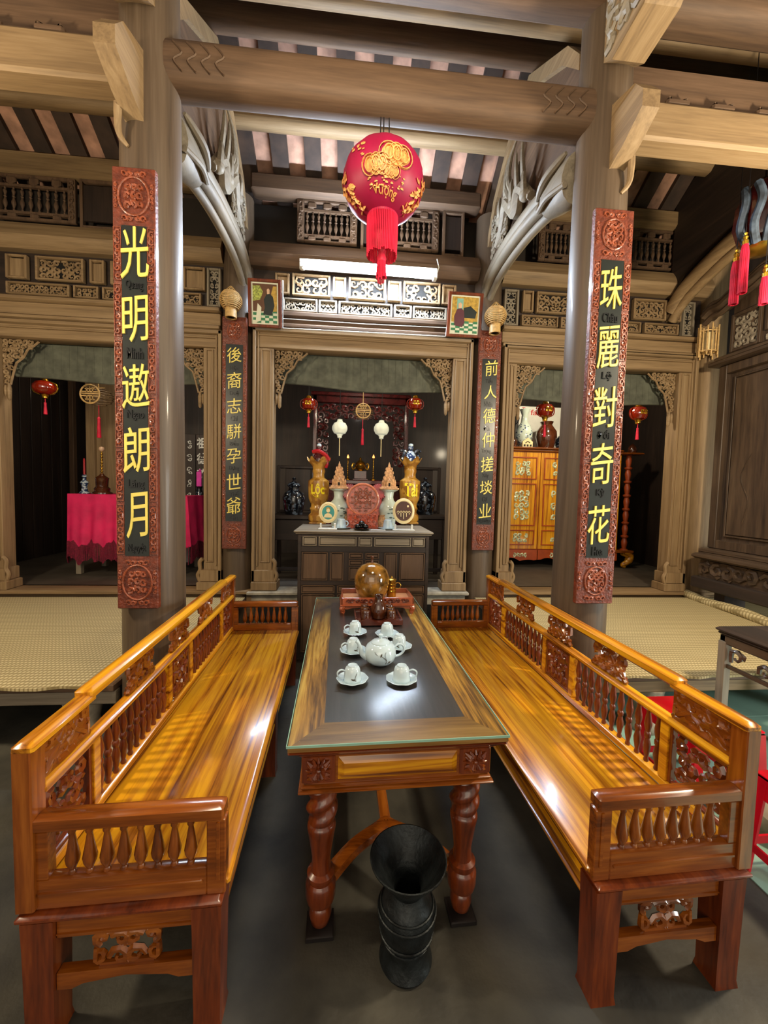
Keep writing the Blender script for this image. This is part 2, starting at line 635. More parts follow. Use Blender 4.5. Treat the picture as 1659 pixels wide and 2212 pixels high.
def dup(root, loc, rz=None, label=None):
    r = root.copy()
    COL.objects.link(r)
    r.location = loc
    if rz is not None:
        r.rotation_euler.z = rz
    if label:
        r['label'] = label
    for ch in list(root.children):
        c = ch.copy()
        COL.objects.link(c)
        c.parent = r
        for g in list(ch.children):
            d = g.copy()
            COL.objects.link(d)
            d.parent = c
    return r


def arc(p0, p1, n=8, sag=(0, 0, 0)):
    p0, p1, sag = Vector(p0), Vector(p1), Vector(sag)
    return [p0.lerp(p1, i / n) + sag * (4 * (i / n) * (1 - i / n)) for i in range(n + 1)]


def smoothpath(pts, sub=6):
    P = [Vector(p) for p in pts]
    out = []
    for i in range(len(P) - 1):
        a, b, c, d = P[max(i - 1, 0)], P[i], P[i + 1], P[min(i + 2, len(P) - 1)]
        for k in range(sub):
            t = k / sub
            out.append(.5 * ((2 * b) + (c - a) * t + (2 * a - 5 * b + 4 * c - d) * t * t + (3 * b - a - 3 * c + d) * t ** 3))
    out.append(P[-1])
    return out


RY = lambda a: Matrix.Rotation(a, 3, 'Y')
RX = lambda a: Matrix.Rotation(a, 3, 'X')
RZ = lambda a: Matrix.Rotation(a, 3, 'Z')


# ================================================================== THE HOUSE
YW = 4.45                                   # plane of the shrine wall
SILL = 0.50                                 # floor level inside the shrine rooms
COLS = {'left': (-1.183, 2.5), 'right': (1.552, 2.5)}
ICOLS = {'left': (-1.229, 4.47), 'right': (1.506, 4.47)}


def zr(Y):                                  # underside of the rafters
    return 4.90 + 0.7 * (4.45 - Y)


b = MB()
b.box(-6.5, -3.2, -0.1, 7.0, 7.2, 0)
struct(b.build('floor', 'cement'), 'dark worn grey cement floor of the hall', 'floor')
b = MB()
b.box(1.74, -2.5, 0, 5.3, 4.30, .004)
for k in range(13):
    b.box(1.74, -1.9 + .45 * k, .004, 5.3, -1.892 + .45 * k, .0055)
struct(b.build('floor_right', 'teal_tile'), 'pale teal painted floor of the right bay', 'floor')
b = MB()
b.box(-4.6, 4.52, 0.40, 4.9, 7.0, SILL)
struct(b.build('floor_shrine', 'sanctum_floor'), 'raised dark floor of the shrine rooms', 'floor')
b = MB()
b.box(-4.6, 6.9, SILL, 4.9, 7.0, 3.7)
struct(b.build('wall_back', 'dark_Z'), 'dark plank back wall of the shrine rooms', 'wall')
b = MB()
b.box(-4.7, 4.71, 0.0, -4.6, 7.0, 3.7)
for k in range(12):
    b.box(-4.6, 4.62 + k * .19, SILL, -4.585, 4.78 + k * .19, 3.2, .004)
struct(b.build('wall_left', 'dark_Z'), 'dark plank left wall of the shrine', 'wall')
b = MB()
b.box(4.9, 4.71, 0.0, 5.0, 7.0, 3.7)
struct(b.build('wall_right', 'dark_Z'), 'dark plank right wall of the shrine', 'wall')
b = MB()
b.box(-4.6, 4.65, 3.16, 4.9, 4.7, 4.75)
struct(b.build('wall_front_of_shrine', 'plaster'), 'dark boards behind the carved frieze', 'wall')
b = MB()
b.box(-4.6, 4.6, 3.5, 4.9, 6.9, 3.58)
struct(b.build('ceiling_shrine', 'dark_X'), 'dark board ceiling of the shrine rooms', 'ceiling')
b = MB()
b.prism([(5.0, zr(5.0) + .07), (-0.8, zr(-0.8) + .07), (-3.4, zr(-0.8) - 1.8), (-3.4, zr(-0.8) - 1.7), (-0.8, zr(-0.8) + .17), (5.0, zr(5.0) + .17)], -5.2, 5.4, 'yz')
struct(b.build('ceiling', 'tile'), 'underside of the clay roof tiles between rafters', 'ceiling')
for sd, x0, x1 in (('shrine_left_end', -5.2, -4.16), ('shrine_right_end', 4.45, 5.4)):
    b = MB()
    b.box(x0, 4.44, 0, x1, 4.52, 4.75)
    struct(b.build('wall_' + sd, 'dark_Z'), 'dark plank wall at the end of the shrine front', 'wall')
for sd, x in (('outer_left', -5.2), ('outer_right', 5.4)):
    b = MB()
    b.box(x - .1, -2.0, 0, x, 4.6, 5.2)
    struct(b.build('wall_' + sd, 'plaster'), 'dim side wall of the hall', 'wall')

# rafters: flat dark boards running down the slope
for i in range(29):
    x = -4.55 + i * 0.335
    b = MB()
    b.prism([(4.9, zr(4.9)), (-0.7, zr(-0.7)), (-0.7, zr(-0.7) + .06), (4.9, zr(4.9) + .06)], x, x + .165, 'yz')
    o = b.build('rafter', 'rafter', smooth=False)
    bay = 'left bay' if x < -1.3 else ('right bay' if x > 1.45 else 'middle bay above the red lantern')
    tag(o, 'dark flat rafter in the row under the tiles of the ' + bay, 'rafter', 'rafters of the ' + bay, 'structure')


def purlin(y, z0, z1, d, mat, lab):
    b = MB()
    c = .045
    b.prism([(y - d + c, z0), (y + d - c, z0), (y + d, z0 + c), (y + d, z1), (y - d, z1), (y - d, z0 + c)], -4.7, 4.9, 'yz')
    tag(b.build('purlin', mat, sharp=50), lab, 'roof beam', 'purlins under the rafters', 'structure')


purlin(4.0, PY(800, 318, 4.08).z, zr(4.0), .08, 'pale_X', 'pale squared purlin behind the big tie beam, over the red lantern')
purlin(3.35, PY(800, 128, 3.41).z, zr(3.35), .06, 'old_X', 'brown purlin just above the row of light gaps over the tie beam')
zb_ = PY(800, 46, 3.0).z
purlin(2.93, zb_ + .1, zr(2.93), .07, 'rafter', 'dark tall purlin behind the top of the tie beam')
purlin(2.94, zb_, zb_ + .1, .075, 'pale_X', 'purlin with a pale lower edge near the top of the photo')  # light on the lower edge is put in as a separate pale strip
purlin(2.45, PY(800, -60, 2.4).z, zr(2.45), .12, 'old_X', 'dark topmost purlin')

# ---- columns
for sd, (x, y) in COLS.items():
    b = MB()
    b.lathe([(.178, .09), (.172, .5), (.17, 1.5), (.16, 3.2), (.15, 4.4), (.145, 6.12)], (x, y, 0), 32)
    col = b.build('wooden_column', 'column_Z')
    tag(col, 'tall round front wooden column on the %s carrying a wide couplet board' % sd, 'column', kind='thing')
    b = MB()
    b.lathe([(.25, 0), (.26, .03), (.24, .08), (.19, .09)], (x, y, 0), 28)
    b.build('stone_base', 'stone', col)
for sd, (x, y) in ICOLS.items():
    b = MB()
    b.lathe([(.165, .09), (.168, 1.5), (.16, 3.2), (.15, 4.66)], (x, y, 0), 28)
    col = b.build('wooden_column', 'column_Z')
    tag(col, 'round inner wooden column %s of the middle shrine with a narrow couplet board' % sd, 'column', kind='thing')
    b = MB()
    b.lathe([(.24, 0), (.25, .03), (.23, .08), (.18, .09)], (x, y, 0), 24)
    b.build('stone_base', 'stone', col)
for x, lab in ((4.26, 'plain round column between the right shrine doorway and the dark carved screen'), (-3.97, 'plain round column at the left end of the left shrine doorway')):
    b = MB()
    b.lathe([(.165, .09), (.168, 1.5), (.16, 3.2), (.15, 4.66)], (x, 4.47, 0), 24)
    col = b.build('wooden_column', 'pale_Z')
    tag(col, lab, 'column', kind='thing')

# ---- tie beams
b = MB()
prof = []
for i in range(20):
    a = 2 * PI * i / 20
    ca, sa = math.cos(a), math.sin(a)
    prof.append((2.5 + .105 * math.copysign(abs(ca) ** .6, ca), 3.99 + .122 * math.copysign(abs(sa) ** .6, sa)))
b.prism(prof, -1.17, 1.53, 'yz')
tb = tag(b.build('tie_beam', 'old_X'), 'big rounded brown tie beam between the two front columns above the lantern', 'beam', kind='thing')
for sx, x in ((1, -1.02), (-1, 1.38)):
    b = MB()
    for k in range(4):
        xx = x + sx * k * .075
        b.tube(smoothpath([(xx, 2.40, 4.06), (xx + sx * .05, 2.394, 4.0), (xx + sx * .005, 2.394, 3.96), (xx + sx * .05, 2.40, 3.91)], 4), .006, 5)
    b.build('end_carving', 'old_X', tb)
sec = [(2.43, 3.87), (2.425, 4.06), (2.44, 4.08), (2.57, 4.08), (2.57, 3.86), (2.45, 3.855)]
for sd, x0, x1 in (('left', -5.1, -1.2), ('right', 1.56, 5.3)):
    b = MB()
    b.prism(sec, x0, x1, 'yz')
    tag(b.build('tie_beam', 'pale_X', sharp=20), 'pale squared tie beam of the %s side bay, running out of the photo' % sd, 'beam', kind='thing')
    b = MB()
    b.prism([(2.5, 4.13), (2.5, 4.34), (2.62, 4.34), (2.62, 4.08), (2.5, 4.08)], x0, x1, 'yz')
    n = 12
    for k in range(n):
        xx = x0 + (x1 - x0) * (k + .5) / n
        b.box(xx - .09, 2.45, 4.08, xx + .07, 2.5, 4.14, .02)
    tag(b.build('tie_board', 'old_X'), 'dark notched board lying on the tie beam of the %s side bay' % sd, 'beam', kind='thing')

for sd, x, s in (('left', -1.2, 1), ('right', 1.56, -1)):
    b = MB()
    b.prism([(2.37, 3.57), (2.23, 3.62), (2.09, 3.70), (2.09, 3.79), (2.16, 3.88), (2.37, 3.95)], x - .05, x + .05, 'yz')
    t = tag(b.build('beam_tenon', 'pale_Y', sharp=20), 'wedge shaped beam end sticking forward from the %s front column' % sd, 'beam end', kind='thing')
    b = MB()
    b.tube(smoothpath([(x - s * .055, 2.3, 3.62), (x - s * .07, 2.33, 3.5), (x - s * .03, 2.345, 3.44)], 5), [.02, .02, .02, .018, .018, .016, .015, .014, .012, .01, .008], 8)
    b.build('wooden_peg', 'pale_Z', t)
    # the sloping roof arm that climbs from the column towards the ridge
    b = MB()
    b.prism([(2.38, 4.2), (2.3, 4.14), (2.05, 4.16), (1.9, 4.3), (1.3, 4.72), (1.3, 5.15), (2.38, 4.62)], x - .1, x + .1, 'yz')
    t = tag(b.build('roof_arm', 'pale_Y', sharp=25), 'carved sloping roof arm rising forward from the top of the %s column' % sd, 'beam', kind='thing')
    b = MB()
    b.M = Matrix.Translation((x + s * .104, 0, 0)) @ Matrix.Rotation(PI / 2, 4, 'Z')
    for (u0, u1, w0, w1) in ((2.05, 2.36, 4.2, 4.58), (1.75, 2.05, 4.42, 4.75)):
        b.scrolls(u0, u1, w0, w1, 0, 7, .09, .016, False)
    b.build('carving', 'grey_Y', t)

# ---- the two transverse frames behind the front columns
for sd, x, s in (('left', -1.2, 1), ('right', 1.53, -1)):
    b = MB()
    out = [(2.62, 4.18), (2.62, 4.5), (2.78, 4.72), (3.42, 5.16), (3.85, 4.98), (4.2, 4.68), (4.38, 4.3), (4.42, 3.98), (4.1, 4.02), (3.6, 4.04), (3.1, 3.99), (2.68, 3.9)]
    b.prism(out, x - .05, x + .05, 'yz')
    rf = tag(b.build('frame_board', 'old_Y', sharp=20), 'broad sloping frame board above the curved beam on the %s of the lantern' % sd, 'beam', kind='thing')
    b = MB()
    b.prism([(3.42, 5.16), (3.85, 4.98), (4.2, 4.68), (4.38, 4.3), (4.3, 4.28), (4.12, 4.62), (3.8, 4.88), (3.4, 5.04)], x + s * .05, x + s * .09, 'yz')
    b.prism([(2.62, 4.4), (2.62, 4.5), (2.78, 4.72), (3.42, 5.16), (3.42, 5.04), (2.85, 4.66)], x + s * .05, x + s * .09, 'yz')
    b.build('edge_moulding', 'pale_Y', rf, sharp=20)
    # curved beam with three rounded ribs and a collared head, toned pale as if tube-lit
    b = MB()
    xa = x + s * .07
    ctr = [(2.62, 3.70), (2.9, 3.80), (3.3, 3.885), (3.75, 3.92), (4.1, 3.90), (4.33, 3.82), (4.45, 3.70)]
    for dz, dx, r in ((.075, 0, .062), (-.005, .015, .05), (-.072, -.03, .035)):
        P = smoothpath([(xa + s * dx, y, z + dz) for y, z in ctr], 6)
        b.tube(P, [r * (1.0 if i < len(P) - 8 else 1.0 - .04 * (i - len(P) + 8)) for i in range(len(P))], 12)
    cb = tag(b.build('curved_beam', 'grey_Y'), 'pale curved beam with rounded ribs arching back from the %s front column' % sd, 'beam', kind='thing')
    b = MB()
    P = smoothpath([(xa, 2.6, 3.715), (xa, 2.78, 3.77), (xa, 2.95, 3.83)], 5)
    b.tube(P, [.15, .155, .155, .155, .15, .15, .148, .145, .142, .14, .11], 16, flat=.75)
    b.tube(smoothpath([(xa + s * .09, 2.6, 3.86), (xa + s * .13, 2.8, 3.84), (xa + s * .1, 2.98, 3.82)], 5), [.012, .02, .024, .026, .028, .028, .028, .026, .022, .018, .01], 8)
    b.tube(smoothpath([(xa + s * .09, 2.6, 3.66), (xa + s * .12, 2.78, 3.70), (xa + s * .09, 2.97, 3.74), (xa + s * .06, 2.99, 3.86)], 5), .02, 8)
    b.build('collar', 'grey_Y', cb)
    # dragon carving perched on the curved beam
    b = MB()
    xd = x + s * .1
    body = smoothpath([(xd, 3.25, 4.06), (xd + s * .03, 3.4, 4.22), (xd, 3.55, 4.14), (xd + s * .02, 3.7, 4.3), (xd, 3.85, 4.18), (xd, 4.0, 4.1)], 6)
    b.tube(body, [.035 + .03 * math.sin(PI * i / (len(body) - 1)) for i in range(len(body))], 8)
    for k, (y, z) in enumerate(((3.3, 4.1), (3.42, 4.24), (3.56, 4.2), (3.7, 4.34), (3.84, 4.24))):
        b.ball((xd + s * .03, y, z), (.05, .06, .05), 8, 6)
        b.tube(smoothpath([(xd + s * .04, y, z), (xd + s * .07, y - .05, z + .1), (xd + s * .05, y - .02, z + .2)], 4), [.025, .028, .028, .026, .022, .018, .014, .01, .004], 6)
    dc = tag(b.build('dragon_carving', 'grey_Y'), 'openwork carved dragon perched on the curved beam on the %s' % sd, 'carving', kind='thing')
    b = MB()
    for q in (0, .09):
        b.tube(smoothpath([(xd + s * .02, 3.52 + q, 4.24), (xd + s * .06, 3.6 + q * .7, 4.42), (xd + s * .06, 3.57 + q * .6, 4.6), (xd + s * .03, 3.48 + q * .5, 4.74)], 5),
               [.022, .025, .028, .028, .027, .026, .025, .023, .021, .019, .017, .014, .011, .009, .006, .003], 7)
    for q in (0, .12):
        b.tube(smoothpath([(xd + s * .05, 3.3 + q, 4.2), (xd + s * .1, 3.22 + q, 4.34), (xd + s * .09, 3.25 + q, 4.5)], 4), [.02, .022, .022, .02, .018, .015, .012, .008, .003], 6)
    b.build('horn', 'grey_Y', dc)
    b = MB()
    b.M = Matrix.Translation((xd + s * .02, 0, 0)) @ Matrix.Rotation(PI / 2, 4, 'Z')
    b.scrolls(3.7, 4.12, 4.03, 4.42, 0, 11, .075, .012, False, .8)
    b.build('foliage', 'grey_Y', dc)

# outermost right frame seen edge-on beside the dark screen
b = MB()
xa = 3.68
P = smoothpath([(xa, y, z) for y, z in ((2.3, 4.35), (2.9, 4.28), (3.3, 4.2), (3.75, 4.12), (4.2, 3.95), (4.4, 3.78))], 6)
b.tube(P, .09, 12, flat=.8)
b.tube([p + Vector((.02, 0, -.11)) for p in P], .05, 10)
tag(b.build('curved_beam', 'pale_Y'), 'brown curved beam above the dark screen at the far right', 'beam', kind='thing')
b = MB()
b.prism([(2.2, 4.45), (2.2, 5.4), (4.4, 5.05), (4.4, 3.9), (4.2, 4.1), (3.3, 4.4)], xa - .02, xa + .1, 'yz')
tag(b.build('frame_board', 'dark_Y'), 'dark frame board over the curved beam at the far right', 'beam', kind='thing')

# ================================================================== shrine wall: frieze layers per bay
BAYS = {'left': (-3.80, -1.39), 'middle': (-1.07, 1.345), 'right': (1.66, 4.10)}
for bay, (xa, xb) in BAYS.items():
    mat = 'pale_X' if bay != 'middle' else 'old_X'
    b = MB()
    z0 = 3.25 if bay != 'middle' else 3.31
    b.box(xa, 4.33, z0, xb, 4.54, z0 + .05, .012)
    b.box(xa, 4.37, z0 + .05, xb, 4.54, 3.43, .008)
    b.box(xa, 4.33, 3.43, xb, 4.54, 3.485, .012)
    struct(b.build('trim_header', mat), 'moulded wooden header over the %s shrine doorway' % bay, 'moulding')
    b = MB()
    b.box(xa, 4.46, 3.485, xb, 4.54, 3.95)
    struct(b.build('trim_frieze_back', 'dark_X'), 'dark board behind the carved frieze of the %s bay' % bay, 'moulding')
    b = MB()
    b.prism([(4.34, 3.98), (4.3, 4.05), (4.34, 4.14), (4.38, 4.2), (4.54, 4.22), (4.54, 3.95), (4.38, 3.95)], xa - .02, xb + .02, 'yz')
    struct(b.build('trim_beam', 'old_X' if bay == 'middle' else 'pale_X', sharp=25), 'plain rounded beam over the carved frieze of the %s bay' % bay, 'beam')
    b = MB()
    b.box(xa - .02, 4.36, 4.70, xb + .02, 4.54, 4.895, .03)
    struct(b.build('trim_wall_plate', 'old_X' if bay == 'middle' else 'pale_X'), 'wall plate under the rafters of the %s bay' % bay, 'beam')


def carved_panel(x0, x1, z0, z1, label, group, mat, openwork=True, seed=1, cell=.07, y=4.43):
    b = MB()
    w = min(.022, (z1 - z0) * .14)
    b.frame(x0, x1, z0, z1, w, y - .03, y + .02, .005)
    r = tag(b.build('carved_frieze', mat), label, 'frieze', group, 'thing')
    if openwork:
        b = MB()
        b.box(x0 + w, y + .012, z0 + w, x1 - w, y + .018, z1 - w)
        b.build('shade_backing', 'black_hole', r)  # near-black plate paints the shade behind the openwork
        b = MB()
        b.scrolls(x0 + w, x1 - w, z0 + w, z1 - w, y, seed, cell, .011 if cell > .06 else .008, True, 1.0, 5)
        b.build('carving', mat, r)
    else:
        b = MB()
        b.box(x0 + w, y - .005, z0 + w, x1 - w, y + .018, z1 - w, .01)
        b.build('plain_board', mat, r)
    return r


def at4(px, y=4.41):
    return PY(px, 640, y).x


# middle bay: three big carved panels, plain boards between, openwork strip below
names = ['first', 'second', 'third']
for k, (p0, p1) in enumerate(((631, 713), (753, 833), (871, 951))):
    carved_panel(at4(p0), at4(p1), 3.685, 3.915, ['pale openwork carved panel under the left end of the lit tube', 'pale openwork carved panel under the middle of the lit tube', 'pale openwork carved panel under the right end of the lit tube'][k],
                 'carved frieze panels of the middle bay', 'pale_X', True, 20 + k, .075)
for k, (p0, p1) in enumerate(((719, 747), (838, 866), (594, 625), (955, 985))):
    carved_panel(at4(p0), at4(p1), 3.69, 3.905, ['plain upright board between the first and second carved panels under the tube', 'plain upright board between the second and third carved panels under the tube',
                 'plain upright board beside the left portrait', 'plain upright board beside the right portrait'][k], 'plain boards in the middle frieze', 'pale_Z', False)
for k, (p0, p1) in enumerate(((611, 686), (689, 728), (732, 848), (852, 890), (893, 966))):
    carved_panel(at4(p0), at4(p1), 3.515, 3.655, ['leftmost openwork strip in the low row above the middle doorway', 'small openwork strip left of the long middle one', 'long openwork strip at the centre of the low row above the middle doorway',
                 'small openwork strip right of the long middle one', 'rightmost openwork strip in the low row above the middle doorway'][k], 'openwork strips of the middle bay', 'grey_X', True, 40 + k, .05)

# side bays
FR = {
    'left': [((-3.50, -3.30), 'p'), ((-3.22, -2.76), 'c'), ((-2.70, -2.56), 'p'), ((-2.50, -2.02), 'b'), ((-1.96, -1.84), 'p'), ((-1.78, -1.56), 'p'), ((-1.54, -1.40), 'v')],
    'right': [((at4(a), at4(c)), t) for a, c, t in ((1090, 1121, 'v'), (1130, 1153, 'p'), (1160, 1245, 'c'), (1285, 1355, 'c'), (1370, 1441, 'c'), (1447, 1474, 'p'), (1478, 1503, 'v'))],
}
for bay, L in FR.items():
    nc = 0
    for k, ((x0, x1), t) in enumerate(L):
        where = '%s bay frieze, %s panel from its left end' % (bay, ['first', 'second', 'third', 'fourth', 'fifth', 'sixth', 'seventh'][k])
        if t == 'c':
            carved_panel(x0, x1, 3.67, 3.905, 'brown carved foliage panel, ' + where, 'frieze panels of the %s bay' % bay, 'pale_X', True, 60 + k, .065)
        elif t == 'p':
            carved_panel(x0, x1, 3.67, 3.905, 'plain narrow board, ' + where, 'frieze panels of the %s bay' % bay, 'pale_Z', False)
        elif t == 'v':
            carved_panel(x0, x1, 3.51, 3.905, 'tall openwork fretted panel, ' + where, 'frieze panels of the %s bay' % bay, 'grey_Z', True, 70 + k, .06)
        else:
            b = MB()
            b.frame(x0, x1, 3.67, 3.905, .03, 4.4, 4.45, .005)
            r = tag(b.build('slatted_frieze', 'pale_X'), 'dark opening with upright slats, ' + where, 'frieze', 'frieze panels of the %s bay' % bay, 'thing')
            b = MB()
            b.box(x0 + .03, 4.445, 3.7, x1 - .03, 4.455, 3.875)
            b.build('shade_backing', 'black_hole', r)  # near-black plate paints the shade between the slats
            n = 7
            for q in range(n):
                xx = x0 + .03 + (x1 - x0 - .06) * (q + .5) / n
                b = MB()
                b.box(xx - .011, 4.42, 3.7, xx + .011, 4.444, 3.875)
                b.build('slat', 'grey_Z', r)
    xs = {'left': [(-3.5, -2.9), (-2.86, -2.62), (-2.58, -2.0), (-1.94, -1.6)], 'right': [(at4(1129), at4(1208)), (at4(1214), at4(1345)), (at4(1354), at4(1388)), (at4(1396), at4(1470))]}[bay]
    for k, (x0, x1) in enumerate(xs):
        carved_panel(x0, x1, 3.515, 3.64, 'low fretted strip over the doorway of the %s bay, %s from the left' % (bay, ['first', 'second', 'third', 'fourth'][k]), 'low fretted strips of the %s bay' % bay, 'pale_X', True, 80 + k, .05)

BAL_ARM = [(.45, 0), (.5, .05), (.35, .1), (.8, .25), (.88, .34), (.62, .55), (.4, .75), (.34, .82), (.5, .86), (.5, .93), (.4, 1)]
BAL_BACK = [(.42, 0), (.52, .04), (.36, .08), (.66, .24), (.72, .31), (.42, .44), (.6, .47), (.6, .53), (.42, .56), (.72, .69), (.66, .76), (.36, .92), (.52, .96), (.42, 1)]
BAL = [(.35, 0), (.5, .03), (.5, .08), (.3, .1), (.4, .14), (1.0, .3), (.95, .38), (.5, .5), (.42, .56), (.75, .6), (.42, .64), (.55, .72), (.85, .8), (.7, .86), (.35, .9), (.5, .93), (.5, .97), (.35, 1)]


def baluster(b, x, y, z0, z1, r, n=8, prof=BAL):
    b.lathe([(q * r, z0 + t * (z1 - z0)) for q, t in prof], (x, y, 0), n)


def balustrade(x0, x1, label, group, mat, nb, z0=4.26, z1=4.70, y=4.45):
    b = MB()
    w = .075
    b.frame(x0, x1, z0, z1, w, y - .02, y + .02, .006, .03)
    for k in range(int((x1 - x0) / .2)):
        xx = x0 + w + (x1 - x0 - 2 * w) * (k + .5) / max(1, int((x1 - x0) / .2))
        b.box(xx - .045, y - .025, z1 - .1, xx + .045, y + .015, z1 - .02, .02)
        b.box(xx - .04, y - .025, z0 + .01, xx + .04, y + .015, z0 + .07, .015)
    b.box(x0 + w, y - .015, z0 + .06, x1 - w, y + .015, z0 + .085)
    b.box(x0 + w, y - .015, z1 - .12, x1 - w, y + .015, z1 - .095)
    r = tag(b.build('balustrade', mat), label, 'balustrade', group, 'thing')
    b = MB()
    b.scrolls(x0 + .008, x0 + w - .008, z0 + .02, z1 - .02, y - .024, 5, .06, .009, False)
    b.build('fretted_stile', mat, r)
    b = MB()
    b.scrolls(x1 - w + .008, x1 - .008, z0 + .02, z1 - .02, y - .024, 6, .06, .009, False)
    b.build('fretted_stile', mat, r)
    for q in range(nb):
        b = MB()
        baluster(b, x0 + w + (x1 - x0 - 2 * w) * (q + .5) / nb, y, z0 + .085, z1 - .12, .02)
        b.build('baluster', mat, r)


x45 = lambda p: PY(p, 470, 4.45).x
balustrade(-0.62, 0.02, 'grey balustrade panel high up, left of the hanging red lantern', 'balustrades of the middle bay', 'old_Z', 8)
balustrade(0.22, 0.92, 'grey balustrade panel high up, right of the hanging red lantern', 'balustrades of the middle bay', 'old_Z', 9)
balustrade(x45(-14), x45(166), 'dim balustrade panel high in the left bay', 'balustrades of the left bay', 'old_Z', 8)
balustrade(x45(1165), x45(1252), 'brown balustrade panel high in the right bay, just right of the curved beam', 'balustrades of the right bay', 'old_Z', 6)
balustrade(x45(1345), x45(1471), 'brown balustrade panel high in the right bay, right of the front column', 'balustrades of the right bay', 'old_Z', 8)


def boarded(x0, x1, label, group, mat):
    b = MB()
    b.frame(x0, x1, 4.22, 4.70, .03, 4.42, 4.47, .006)
    r = tag(b.build('wall_boarding', mat), label, 'panel', group, 'thing')
    b = MB()
    b.box(x0 + .03, 4.44, 4.3, x1 - .03, 4.46, 4.65)
    b.build('board', 'dark_Z', r)


boarded(0.06, 0.2, 'narrow dark boarded panel high up behind the red lantern', 'boarded panels of the wall top', 'old_Z')
boarded(0.96, 1.2, 'dark boarded panel high up beside the right frame board', 'boarded panels of the wall top', 'old_Z')
boarded(x45(176), x45(262), 'wide dark boarded panel high in the left bay', 'boarded panels of the wall top', 'old_Z')
boarded(x45(1478), x45(1524), 'brown boarded panel high in the right bay beside the column', 'boarded panels of the wall top', 'pale_Z')

# ---- sill and fascia
b = MB()
b.box(-4.6, 4.30, SILL - .045, -1.03, 4.56, SILL, .01)
b.box(-4.6, 4.36, .2, -1.03, 4.56, SILL - .045)
struct(b.build('trim_sill_left', 'pale_X'), 'wooden threshold of the left shrine', 'threshold')
b = MB()
b.box(-1.09, 4.28, SILL - .05, 1.36, 4.56, SILL - .005, .012)
b.box(-1.05, 4.34, SILL - .16, 1.33, 4.56, SILL - .05)
struct(b.build('trim_sill_middle', 'stone'), 'pale stone ledge behind the cabinet altar', 'threshold')
b = MB()
b.box(1.62, 4.30, SILL - .045, 4.6, 4.56, SILL, .01)
b.box(1.62, 4.36, .2, 4.6, 4.56, SILL - .045)
struct(b.build('trim_sill_right', 'pale_X'), 'wooden threshold of the right shrine', 'threshold')


# ---- the three door surrounds
def portal(bay, px, ztop, zopen, mat):
    xo, xi, xj, xp = [PY(p, 1000, 4.38).x for p in px]
    r = thing('door_surround', '%s door surround of the %s shrine with fretted corner brackets' % ('brown moulded' if bay == 'middle' else 'pale moulded', bay), 'door frame', kind='thing')
    for s, (a, c) in ((1, (xo, xi)), (-1, (xp, xj))):
        b = MB()
        b.box(a, 4.36, SILL, c, 4.52, zopen, .008)
        b.box(a, 4.33, SILL, a + s * .035, 4.37, ztop, .008)
        b.box(a + s * .05, 4.345, SILL + .26, a + s * .065, 4.37, ztop - .05, .004)
        lo, hi = sorted((a + s * .085, c - s * .025))
        b.frame(lo, hi, SILL + .3, zopen - .02, .014, 4.348, 4.37, .003)
        b.build('jamb', mat + '_Z', r)
        b = MB()
        b.box(a - s * .0, 4.31, SILL, c + s * .06, 4.52, SILL + .09, .006)
        b.box(a + s * .0, 4.33, SILL + .09, c + s * .03, 4.52, SILL + .22, .006)
        b.tube(smoothpath([(c + s * .03, 4.35, SILL + .09), (c + s * .055, 4.35, SILL + .16), (c + s * .03, 4.35, SILL + .22), (c + s * .035, 4.35, SILL + .3), (c + s * .005, 4.35, SILL + .34)], 4), .022, 8)
        b.build('base_block', mat + '_Z', r)
        # fretted bracket in the corner
        b = MB()
        def rect(u0, u1, w0, w1, sd):
            p, q = sorted((c + s * u0, c + s * u1))
            b.scrolls(p, q, w0, w1, 4.42, sd, .055, .011, False, 1.0, 5)
        zt = zopen
        rect(0, .30, zt - .1, zt, 3)
        rect(0, .2, zt - .2, zt - .09, 4)
        rect(0, .12, zt - .32, zt - .19, 5)
        rect(0, .07, zt - .46, zt - .31, 6)
        b.tube([(c + s * .35, 4.42, zt - .015), (c + s * .3, 4.42, zt - .06), (c + s * .24, 4.42, zt - .1), (c + s * .2, 4.42, zt - .18), (c + s * .13, 4.42, zt - .24), (c + s * .1, 4.42, zt - .34), (c + s * .07, 4.42, zt - .46)], .011, 6)
        b.lathe([(.006, -.62), (.018, -.6), (.022, -.5), (.014, -.47), (.02, -.45)], (c + s * .055, 4.42, zt), 8)
        b.lathe([(.005, -.58), (.014, -.56), (.018, -.5), (.012, -.47)], (c + s * .022, 4.42, zt), 8)
        b.build('corner_bracket', mat + '_X', r)
    b = MB()
    b.box(xo, 4.36, zopen, xp, 4.52, ztop - .04, .008)
    b.box(xo, 4.33, ztop - .05, xp, 4.52, ztop, .01)
    b.box(xo + .06, 4.345, ztop - .09, xp - .06, 4.37, ztop - .07, .004)
    b.build('lintel', mat + '_X', r)
    # rolled down reed blind
    b = MB()
    zb = zopen - .33
    n = 24
    top, bot = [], []
    for i in range(n + 1):
        t = i / n
        bot.append((xi + .01 + (xj - xi - .02) * t, zb - .03 * math.sin(PI * t) + .01 * math.sin(9 * t) + (.0 if bay != 'middle' else .03 * (1 - t))))
    b.prism(bot + [(xj - .01, 3.2), (xi + .01, 3.2)], 4.555, 4.575, 'xz')
    for i in range(n):
        t = (i + .5) / n
        b.box(xi + .01 + (xj - xi - .02) * t - .006, 4.552, zb + .04, xi + .01 + (xj - xi - .02) * t + .006, 4.556, 3.2)
    b.tube([(p[0], 4.565, p[1]) for p in bot], .014, 6)
    tag(b.build('reed_blind', 'blind'), 'grey green reed blind hanging in the %s shrine doorway' % bay, 'blind')


